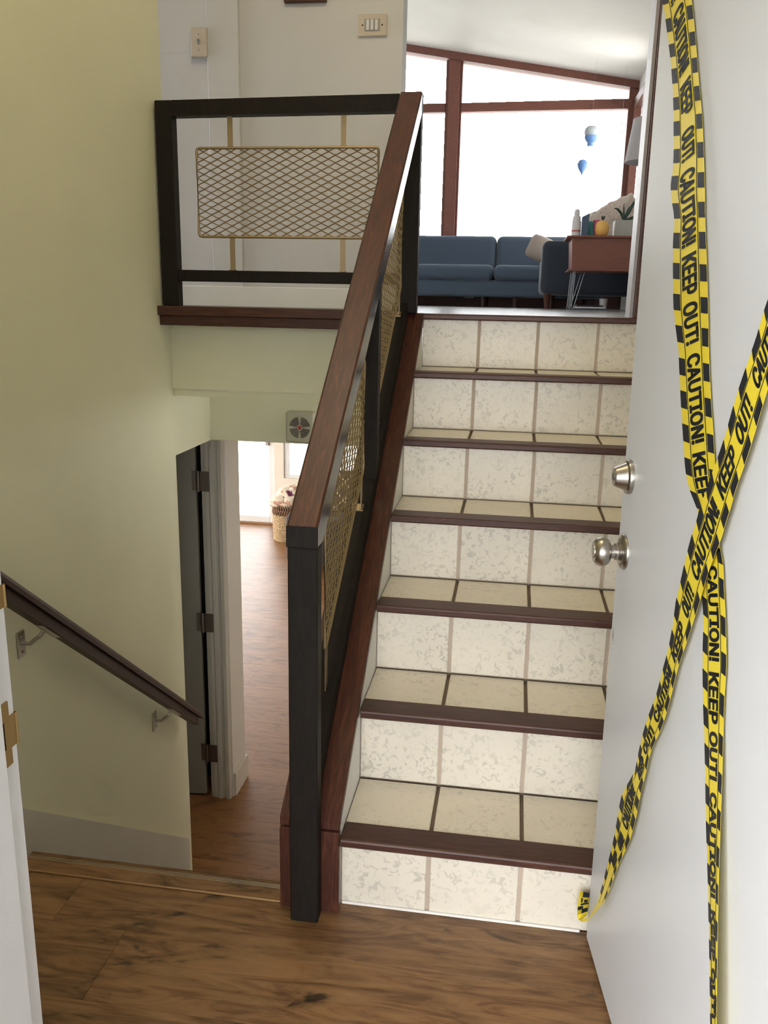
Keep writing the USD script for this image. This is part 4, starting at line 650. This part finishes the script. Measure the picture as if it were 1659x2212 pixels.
# ------------------------------------------------------------------ lower room furniture
bk = thing('basket', 'round woven basket with a darker braided rim beside the glass door', 'basket', (-2.085, 7.30, ZL))
def bprof(z): return 0.150+0.012*math.sin(z/0.42*2.6)
def woven(z0, z1, nrow, r0):
    W = []
    for k in range(nrow):
        z = z0+(z1-z0)*(k+0.5)/nrow; n = 44
        W.append(tube([((bprof(z)+0.004*(1 if (i+k) % 2 else -1))*math.cos(2*math.pi*i/n), (bprof(z)+0.004*(1 if (i+k) % 2 else -1))*math.sin(2*math.pi*i/n), z) for i in range(n)], r0, 5, closed=True))
    return cat_(W)
put('basket_wall', lathe([(0.0, 0.002), (0.145, 0.002), (bprof(0.02), 0.02), (bprof(0.2), 0.2), (bprof(0.31), 0.31), (bprof(0.31)-0.01, 0.31), (0.14, 0.05), (0.0, 0.01)], 36), 'basket_weave', bk, smooth=40)
put('weave', woven(0.0, 0.31, 20, 0.0085), 'basket_weave', bk, smooth=True)
W = []
for k in range(40):
    a = 2*math.pi*k/40
    for (z0, z1, s) in ((0.30, 0.365, 0.09), (0.355, 0.425, -0.09)):
        r1 = 0.162
        W.append(tube([(r1*math.cos(a), r1*math.sin(a), z0), ((r1+0.008)*math.cos(a+s/2), (r1+0.008)*math.sin(a+s/2), (z0+z1)/2), (r1*math.cos(a+s), r1*math.sin(a+s), z1)], 0.0095, 5))
put('braided_rim', cat_(W), 'basket_braid', bk, smooth=True)
bl = []
for (x, y, z, r, sx, sz) in ((-0.05, -0.05, 0.45, 0.10, 1.2, 0.8), (0.06, -0.04, 0.47, 0.10, 1.1, 0.9), (-0.09, -0.08, 0.43, 0.075, 1.2, 0.7), (0.02, -0.09, 0.42, 0.07, 1.4, 0.6), (0.03, 0.0, 0.55, 0.10, 1.3, 0.75), (0.10, -0.02, 0.56, 0.08, 1.0, 0.8), (-0.02, 0.04, 0.5, 0.12, 1, 0.8)):
    s = trimesh.creation.icosphere(3, r); s.vertices *= (sx, 1.0, sz); s.vertices += s.vertex_normals*((meshkit.fbm(s.vertices*14+r*9, 3, 2)-0.5)*0.05)[:, None]; s.apply_translation((x-2.085, y+7.30, z+ZL)); bl.append(s)
tag(put('blanket', cat_(bl), 'blanket', smooth=True), 'cream blanket with dark spots bundled in the woven basket', 'blanket')
so = thing('leather_sofa', 'dark leather sofa downstairs seen through the stair railing mesh', 'sofa', (0, 0, 0))
put('sofa_base', tm(rbox(-1.78, 0.1, 6.15, 6.95, ZL+0.08, ZL+0.42, 0.05)), 'brown_leather', so, smooth=40)
put('sofa_back', tm(rbox(-1.78, 0.1, 6.70, 6.98, ZL+0.30, ZL+0.90, 0.08)), 'brown_leather', so, smooth=40)
put('seat_cushion', tm(rbox(-1.58, -0.75, 6.12, 6.74, ZL+0.40, ZL+0.54, 0.05)), 'brown_leather', so, smooth=40)
put('sofa_arm', tm(rbox(-1.80, -1.60, 6.12, 6.9, ZL+0.08, ZL+0.60, 0.07)), 'brown_leather', so, smooth=40)
for x in (-1.7, 0.0):
    for y in (6.2, 6.9): put('leg', lathe([(0, 0), (0.02, 0), (0.025, 0.08), (0, 0.08)], 12, 'z', (x, y, ZL)), 'brown_leather', so)
mat('lattice_fabric', {'g': ('geometry', {}), 'map': ('mapping', {'scale': (1, 0, 1), 'rotation': (0, 0.785, 0)}), 'b': ('brick_texture', {'offset': 0.0, 'scale': 1.0, 'brick_width': 0.12, 'row_height': 0.12, 'mortar_size': 0.009, 'color1': (0.10, 0.07, 0.055), 'color2': (0.10, 0.07, 0.055), 'mortar': (0.62, 0.50, 0.34)}),
    'sx': ('separate_xyz', {}), 'cx': ('combine_xyz', {}), 'p': ('principled_bsdf', {'roughness': 0.9})},
    [('g.position', 'map.vector'), ('map.vector', 'sx.vector'), ('sx.x', 'cx.x'), ('sx.z', 'cx.y'), ('cx.vector', 'b.vector'), ('b.color', 'p.base_color')])
pil = xf(cushion(0.46, 0.44, 0.16), np.array([[1, 0, 0], [0, 0.94, 0.34], [0, -0.34, 0.94]]), (-1.32, 6.50, ZL+0.765))
tag(put('throw_pillow', pil, 'lattice_fabric', smooth=True), 'brown throw pillow with a cream lattice pattern on the leather sofa', 'pillow')

# ------------------------------------------------------------------ living room window wall
YWN = 8.40
w1 = struct('window_1', 'wall of windows in red brown wood frames at the end of the living room', 'window')
def fr(nm, x0, x1, z0, z1, d=0.0, m='window_wood'): return put(nm, box(x0, x1, YWN-d, YWN+0.09, z0, z1, 0.004), m, w1)
fr('mullion', -0.545, -0.42, 1.95, ceil_z(-0.48)-0.07, 0.03)
fr('mullion_bead', -0.575, -0.545, 1.95, ceil_z(-0.48)-0.07, 0.0); fr('mullion_bead', -0.42, -0.397, 1.95, ceil_z(-0.48)-0.07, 0.0)
fr('corner_post', 1.372, 1.464, 1.95, ceil_z(1.46)-0.02, 0.02)
fr('mullion', -2.55, -2.40, 1.95, ceil_z(-2.45)-0.05, 0.03)
for a, b, za, zb in ((-0.397, 1.372, (3.352, 3.44), (3.366, 3.462)), (-2.40, -0.575, (3.33, 3.42), (3.352, 3.44)), (-4.45, -2.55, (3.32, 3.41), (3.33, 3.42))):
    put('transom', hull([(x, y, z) for x, zz in ((a, za), (b, zb)) for y in (YWN-0.01, YWN+0.08) for z in zz]), 'window_wood', w1)
put('head_beam', hull([(x, y, ceil_z(x)-dz) for x in (-4.45, 1.464) for y in (YWN-0.05, YWN+0.1) for dz in (0.0, 0.075)]), 'window_wood', w1)
put('window_sill', box(-4.45, 1.464, YWN-0.06, YWN+0.1, 1.90, 1.95, 0.004), 'window_wood', w1)
for a, b in ((-4.45, -2.55), (-2.40, -0.575), (-0.397, 1.372)):
    put('pane', box(a, b, YWN+0.03, YWN+0.036, 1.95, 3.34), 'pane_glass', w1)
    put('upper_pane', prism([(a, 3.455), (b, 3.455), (b, ceil_z(b)-0.075), (a, ceil_z(a)-0.075)], YWN+0.03, YWN+0.036, 'y'), 'pane_glass', w1)
struct('wall_living_back', 'dark wood panelled wall under the living room windows', 'wall', box(-4.45, 1.464, YWN, YWN+0.1, ZU, 1.90), 'dark_panel_wood')
w3 = struct('window_3', 'red brown framed side window in the right wall of the living room', 'window')
for nm, b in (('window_frame', (8.30, 8.40, 1.95, 3.45)), ('window_frame', (7.55, 7.66, 1.95, 3.45)), ('window_frame', (7.66, 8.30, 3.36, 3.45)), ('window_sill', (7.55, 8.40, 1.90, 1.95))):
    put(nm, box(1.425, 1.50, b[0], b[1], b[2], b[3], 0.003), 'window_wood', w3)
put('pane', box(1.50, 1.506, 7.66, 8.30, 1.95, 3.36), 'pane_glass', w3)
ot = thing('wall_outlet', 'small wall outlet low on the dark panelling under the windows', 'outlet')
put('plate', box(-0.28, -0.17, YWN-0.006, YWN-0.0005, ZU+0.09, ZU+0.16, 0.001), 'switch_grey', ot)
put('socket', box(-0.25, -0.20, YWN-0.008, YWN-0.006, ZU+0.105, ZU+0.145, 0.001), 'switch_hole', ot)

# sectional sofa under the windows
ss = thing('sectional_sofa', 'long blue grey tufted sofa under the big living room windows', 'sofa')
put('sofa_base', tm(rbox(-2.6, 1.15, 7.12, 8.15, 1.395, 1.555, 0.03)), 'navy_fabric', ss, smooth=40)
for a, b in ((-2.6, -1.28), (-1.275, 0.073), (0.078, 1.15)):
    put('seat_cushion', tm(rbox(a, b, 7.08, 7.85, 1.552, 1.70, 0.055)), 'navy_fabric', ss, smooth=40)
    put('back_cushion', tm(rbox(a, b, 7.74, 8.10, 1.62, 2.018, 0.06)), 'navy_fabric', ss, smooth=40)
for x in (-2.5, -1.2, -0.02, 0.30, 1.05):
    for y in (7.2, 8.05): put('leg', lathe([(0, 0), (0.018, 0), (0.028, 0.102), (0, 0.102)], 12, 'z', (x, y, ZU)), 'dark_panel_wood', ss)
cu = xf(cushion(0.44, 0.27, 0.13), np.array([[0.92, 0.0, 0.39], [0, 1, 0], [-0.39, 0, 0.92]]) @ np.array([[1, 0, 0], [0, 0.95, 0.31], [0, -0.31, 0.95]]), (0.60, 7.34, 1.835))
tag(put('cushion', cu, 'beige_fabric', smooth=True), 'beige cushion leaning on the seat of the blue grey sofa', 'cushion')
lv = thing('loveseat', 'dark navy loveseat seen from behind, in front of the windows', 'loveseat')
put('loveseat_back', tm(rbox(0.51, 1.44, 6.02, 6.30, 1.415, 1.862, 0.06)), 'dark_navy_fabric', lv, smooth=40)
put('loveseat_base', tm(rbox(0.52, 1.43, 6.22, 6.95, 1.415, 1.62, 0.04)), 'dark_navy_fabric', lv, smooth=40)
put('arm', tm(rbox(0.70, 1.42, 6.20, 6.42, 1.60, 1.905, 0.07)), 'dark_navy_fabric', lv, smooth=40)
put('arm', tm(rbox(0.515, 0.64, 6.25, 6.95, 1.415, 1.75, 0.05)), 'navy_fabric', lv, smooth=40)
for x in (0.575, 1.36):
    for y in (6.08, 6.88): put('leg', lathe([(0, 0), (0.018, 0), (0.033, 0.124), (0, 0.124)], 12, 'z', (x+(0.07 if y > 6.5 else 0), y, ZU)), 'mahogany_yz', lv)
fu = xf(cushion(0.60, 0.50, 0.22, n=24, rough=0.06), np.array([[0.86, 0, -0.51], [0, 1, 0], [0.51, 0, 0.86]]), (1.16, 6.66, 1.99))
tag(put('fur_pillow', fu, 'fur', smooth=True), 'fluffy beige pillow showing above the loveseat behind the potted plant', 'pillow')

# record console on hairpin legs
co = thing('console_table', 'red brown wooden console cabinet on thin black hairpin legs', 'console table')
put('cabinet_body', hull([(x, y, z) for x, z in ((0.712, 1.832), (1.40, 1.832), (1.39, 1.60), (0.725, 1.60)) for y in (5.31, 5.76)]), 'cabinet_wood', co)
put('table_top', box(0.672, 1.43, 5.28, 5.78, 1.832, 1.848, 0.004), 'cabinet_wood', co)
put('bottom_trim', box(0.700, 1.41, 5.285, 5.775, 1.588, 1.602, 0.003), 'cabinet_wood', co)
for x, y in ((0.745, 5.34), (0.745, 5.72), (1.35, 5.34), (1.35, 5.72)):
    put('hairpin_leg', cat_([tube([(x, y, 1.588), (x-0.012, y, 1.32), (x-0.014, y, ZU+0.008), (x-0.008, y, ZU+0.004), (x, y, ZU+0.008), (x+0.0, y, 1.33), (x+0.012, y, 1.588)], 0.0042, 6),
                             tube([(x+0.085, y+0.02, 1.588), (x+0.02, y+0.003, 1.33), (x+0.008, y, ZU+0.006)], 0.0042, 6)]), 'dark_iron', co)
zt = 1.848
o = thing('spray_bottle', 'tall white bottle with a pale red band on the left end of the console', 'bottle', (0.742, 5.42, zt))
put('body', lathe([(0, 0), (0.033, 0), (0.034, 0.01), (0.033, 0.10), (0.028, 0.15), (0.0, 0.152)], 24), 'bottle_white', o, smooth=40)
put('cap', lathe([(0.019, 0.15), (0.021, 0.16), (0.020, 0.185), (0.015, 0.20), (0, 0.203)], 20), 'bottle_white', o, smooth=40)
put('band', lathe([(0.0345, 0.035), (0.0348, 0.036), (0.0348, 0.047), (0.0345, 0.048)], 24), 'label_red', o, smooth=40)
o = thing('book', 'slate blue book leaning upright between the white bottle and the teal container', 'book', (0.805, 5.45, zt))
put('cover', hull([(x, y, z) for x, zz in ((-0.022, 0.145), (0.030, 0.172)) for y in (-0.05, 0.05) for z in (0, zz)]), 'slate_blue', o)
put('pages', hull([(x, y, z) for x, zz in ((-0.018, 0.142), (0.026, 0.167)) for y in (-0.045, 0.052) for z in (0.003, zz)]), 'bottle_white', o)
o = thing('dish_bottle', 'teal container with a clear pump top on the console behind the pineapple', 'bottle', (0.866, 5.525, zt))
put('body', tm(rbox(-0.034, 0.034, -0.025, 0.025, 0, 0.125, 0.012)), 'teal_plastic', o, smooth=40)
put('pump', tube([(0, 0, 0.12), (0, 0, 0.175), (0.006, 0, 0.19), (0.02, 0, 0.192), (0.028, 0, 0.183)], 0.005, 8), 'bottle_white', o, smooth=True)
o = thing('pink_ornament', 'small pink cup behind the yellow pineapple ornament', 'cup', (0.900, 5.455, zt))
put('cup', lathe([(0, 0.0), (0.02, 0.0), (0.026, 0.06), (0.029, 0.115), (0.030, 0.125), (0.025, 0.122), (0, 0.06)], 20), 'pink_plastic', o, smooth=40)
o = thing('pineapple_ornament', 'yellow pineapple ornament with a dark green top on the console', 'ornament', (0.936, 5.38, zt))
pn = lathe([(0, 0), (0.03, 0.0), (0.046, 0.02), (0.053, 0.05), (0.050, 0.08), (0.038, 0.105), (0.015, 0.117), (0, 0.118)], 40); a = np.arctan2(pn.vertices[:, 1], pn.vertices[:, 0])
put('fruit', pn, 'pineapple_yellow', o, smooth=True)
lf_ = []
for k in range(9):
    a = k*2.4; rr = 0.006+0.012*(k/9); lf_.append(hull([(0.004*math.cos(a+1.57), 0.004*math.sin(a+1.57), 0.115), (-0.004*math.cos(a+1.57), -0.004*math.sin(a+1.57), 0.115), (rr*math.cos(a)*1.2, rr*math.sin(a)*1.2, 0.135+0.002*(k % 3)), (rr*0.8*math.cos(a), rr*0.8*math.sin(a), 0.155), (0, 0, 0.12)]))
put('crown', cat_(lf_), 'leaf_green', o)
o = thing('plant_pot', 'grey ribbed square planter on the right end of the console', 'planter', (1.10, 5.45, zt))
pot = [tm(rbox(-0.072, 0.072, -0.07, 0.07, 0, 0.122, 0.008))]
put('pot', pot[0], 'ceramic_grey', o, smooth=40)
put('pot_rib', cat_([box(-0.068+0.0136*k, -0.062+0.0136*k, -0.073, -0.0695, 0.006, 0.116, 0.001) for k in range(10)]), 'ceramic_grey', o)
put('soil', box(-0.062, 0.062, -0.06, 0.06, 0.121, 0.124), 'brown_leather', o)
pl = thing('potted_plant', 'dark green plant with long pointed leaves growing in the grey planter', 'plant', (1.10, 5.45, zt+0.124))
def blade(pts, w):
    p = np.array(pts, float); q = []
    n = 14; tt = np.linspace(0, 1, n); P = np.stack([np.interp(tt, np.linspace(0, 1, len(p)), p[:, k]) for k in range(3)], -1)
    P = P.copy(); P[1:-1] = 0.25*P[:-2]+0.5*P[1:-1]+0.25*P[2:]
    W = w*np.sin(np.pi*(0.15+0.85*tt))**0.8; d = np.gradient(P, axis=0); d /= np.linalg.norm(d, axis=1, keepdims=True)
    side = np.cross(d, [0.0, -1.0, 0.25]); side /= np.linalg.norm(side, axis=1, keepdims=True); nn = np.cross(side, d)
    V = np.vstack([P-side*W[:, None]/2, P-nn*0.002, P+side*W[:, None]/2, P+nn*0.003]); F = []
    for i in range(n-1):
        for k in range(4):
            a, b = k*n+i, ((k+1) % 4)*n+i; F += [[a, b, b+1], [a, b+1, a+1]]
    return trimesh.Trimesh(V, F, process=False)
for pts, w in (([(0, 0, 0), (-0.02, 0, 0.05), (-0.055, -0.01, 0.085), (-0.085, -0.015, 0.088)], 0.020), ([(0, 0, 0), (-0.004, 0, 0.06), (-0.010, 0, 0.13)], 0.014), ([(0, 0, 0), (0.03, 0, 0.06), (0.06, 0.0, 0.12), (0.085, 0, 0.17)], 0.024), ([(0, 0, 0), (0.05, -0.02, 0.015), (0.09, -0.03, 0.03), (0.13, -0.03, 0.035)], 0.022), ([(0, 0, 0), (0.02, 0.03, 0.05), (0.04, 0.05, 0.11)], 0.02)):
    put('leaf', blade(pts, w), 'leaf_green', pl, smooth=True)
fl3 = thing('floor_lamp', 'floor lamp with a grey linen drum shade at the right of the living room', 'floor lamp', (1.325, 5.90, ZU))
put('shade', lathe([(0.208, 1.165), (0.165, 1.488), (0.163, 1.488), (0.206, 1.165), (0.208, 1.165)], 40), 'shade_linen', fl3, smooth=40)
put('pole', lathe([(0, 0.0), (0.008, 0.0), (0.008, 1.40), (0, 1.40)], 12), 'dark_iron', fl3)
put('base', lathe([(0, 0), (0.09, 0), (0.09, 0.012), (0.02, 0.022), (0, 0.022)], 28), 'dark_iron', fl3)
put('shade_ring', cat_([tube([(0.166*math.cos(a), 0.166*math.sin(a), 1.47), (0, 0, 1.40)], 0.002, 5) for a in (0, 2.1, 4.2)]), 'dark_iron', fl3)
# clutter on the floor
o = thing('magazine_stack', 'dark flat magazines with white edges on the floor under the console', 'magazines', (0.90, 5.60, ZU))
for k in range(3): put('magazine', box(-0.13+0.012*k, 0.14-0.02*k, -0.1, 0.1, 0.014*k+0.0002, 0.014*k+0.012, 0.001), ('slate_blue', 'bottle_white', 'dark_navy_fabric')[k], o)
tag(put('paper_cup', lathe([(0, 0), (0.024, 0), (0.029, 0.006), (0.036, 0.095), (0.034, 0.095), (0.026, 0.01), (0, 0.01)], 20, 'z', (1.06, 6.12+0.0, ZU)), 'bottle_white', smooth=40), 'white paper cup on the floor behind the console legs', 'cup')
# hanging ornaments in front of the glass
o = thing('hanging_ornament', 'round pale topped ornament hanging high in front of the big window', 'ornament', (0.970, 7.85, 0))
put('cap', lathe([(0, 3.098), (0.035, 3.094), (0.060, 3.075), (0.070, 3.045), (0.066, 3.015), (0.05, 3.0), (0, 3.0)], 24), 'ornament_grey', o, smooth=40)
put('body', lathe([(0, 3.005), (0.062, 3.005), (0.066, 2.985), (0.05, 2.955), (0.034, 2.94), (0.032, 2.905), (0.0, 2.902)], 24), 'ornament_blue', o, smooth=40)
put('thread', tube([(0, 0, 3.098), (0, 0, ceil_z(0.97))], 0.0006, 4), 'ornament_grey', o)
o = thing('hanging_ornament', 'small blue drop ornament hanging lower in front of the big window', 'ornament', (0.905, 7.85, 0))
put('drop', xf(lathe([(0, 2.62), (0.012, 2.65), (0.045, 2.70), (0.054, 2.735), (0.036, 2.77), (0, 2.785)], 24), None, (0, 0, 0)), 'ornament_blue', o, smooth=40)
put('thread', tube([(0, 0, 2.785), (0.065, 0.01, 2.902)], 0.0006, 4), 'ornament_grey', o)
o = thing('twig_ornament', 'thin crossed twigs hanging in the upper right corner of the big window', 'ornament', (1.27, 7.9, 0))
put('twig', tube([(-0.06, 0, 2.99), (0.0, 0, 3.10), (0.0, 0, 3.16)], 0.0025, 5), 'ornament_grey', o)
put('twig', tube([(0.02, 0, 3.03), (0.0, 0, 3.16)], 0.0025, 5), 'ornament_grey', o)
put('thread', tube([(0, 0, 3.16), (0, 0, ceil_z(1.27))], 0.0006, 4), 'ornament_grey', o)
# ------------------------------------------------------------------ added lamp, out of view, to brighten the stair hall
mat('lamp_glow', {'e': ('emission', {'color': (1.0, 0.85, 0.62), 'strength': 115.0})}, (), 'e.emission')
lx, ly = -0.25, 0.35; lz = ceil_z(lx)
cl = thing('ceiling_lamp', 'added unseen round lamp brightening the stair hall from above', 'ceiling lamp', (lx, ly, 0))
put('canopy', lathe([(0, lz+0.02), (0.10, lz+0.02), (0.10, lz-0.06), (0.06, lz-0.07), (0, lz-0.07)], 28), 'nickel', cl, smooth=40)
put('globe', lathe([(0, lz-0.27), (0.07, lz-0.26), (0.12, lz-0.22), (0.14, lz-0.17), (0.12, lz-0.11), (0.06, lz-0.07)], 28), 'lamp_glow', cl, smooth=True)
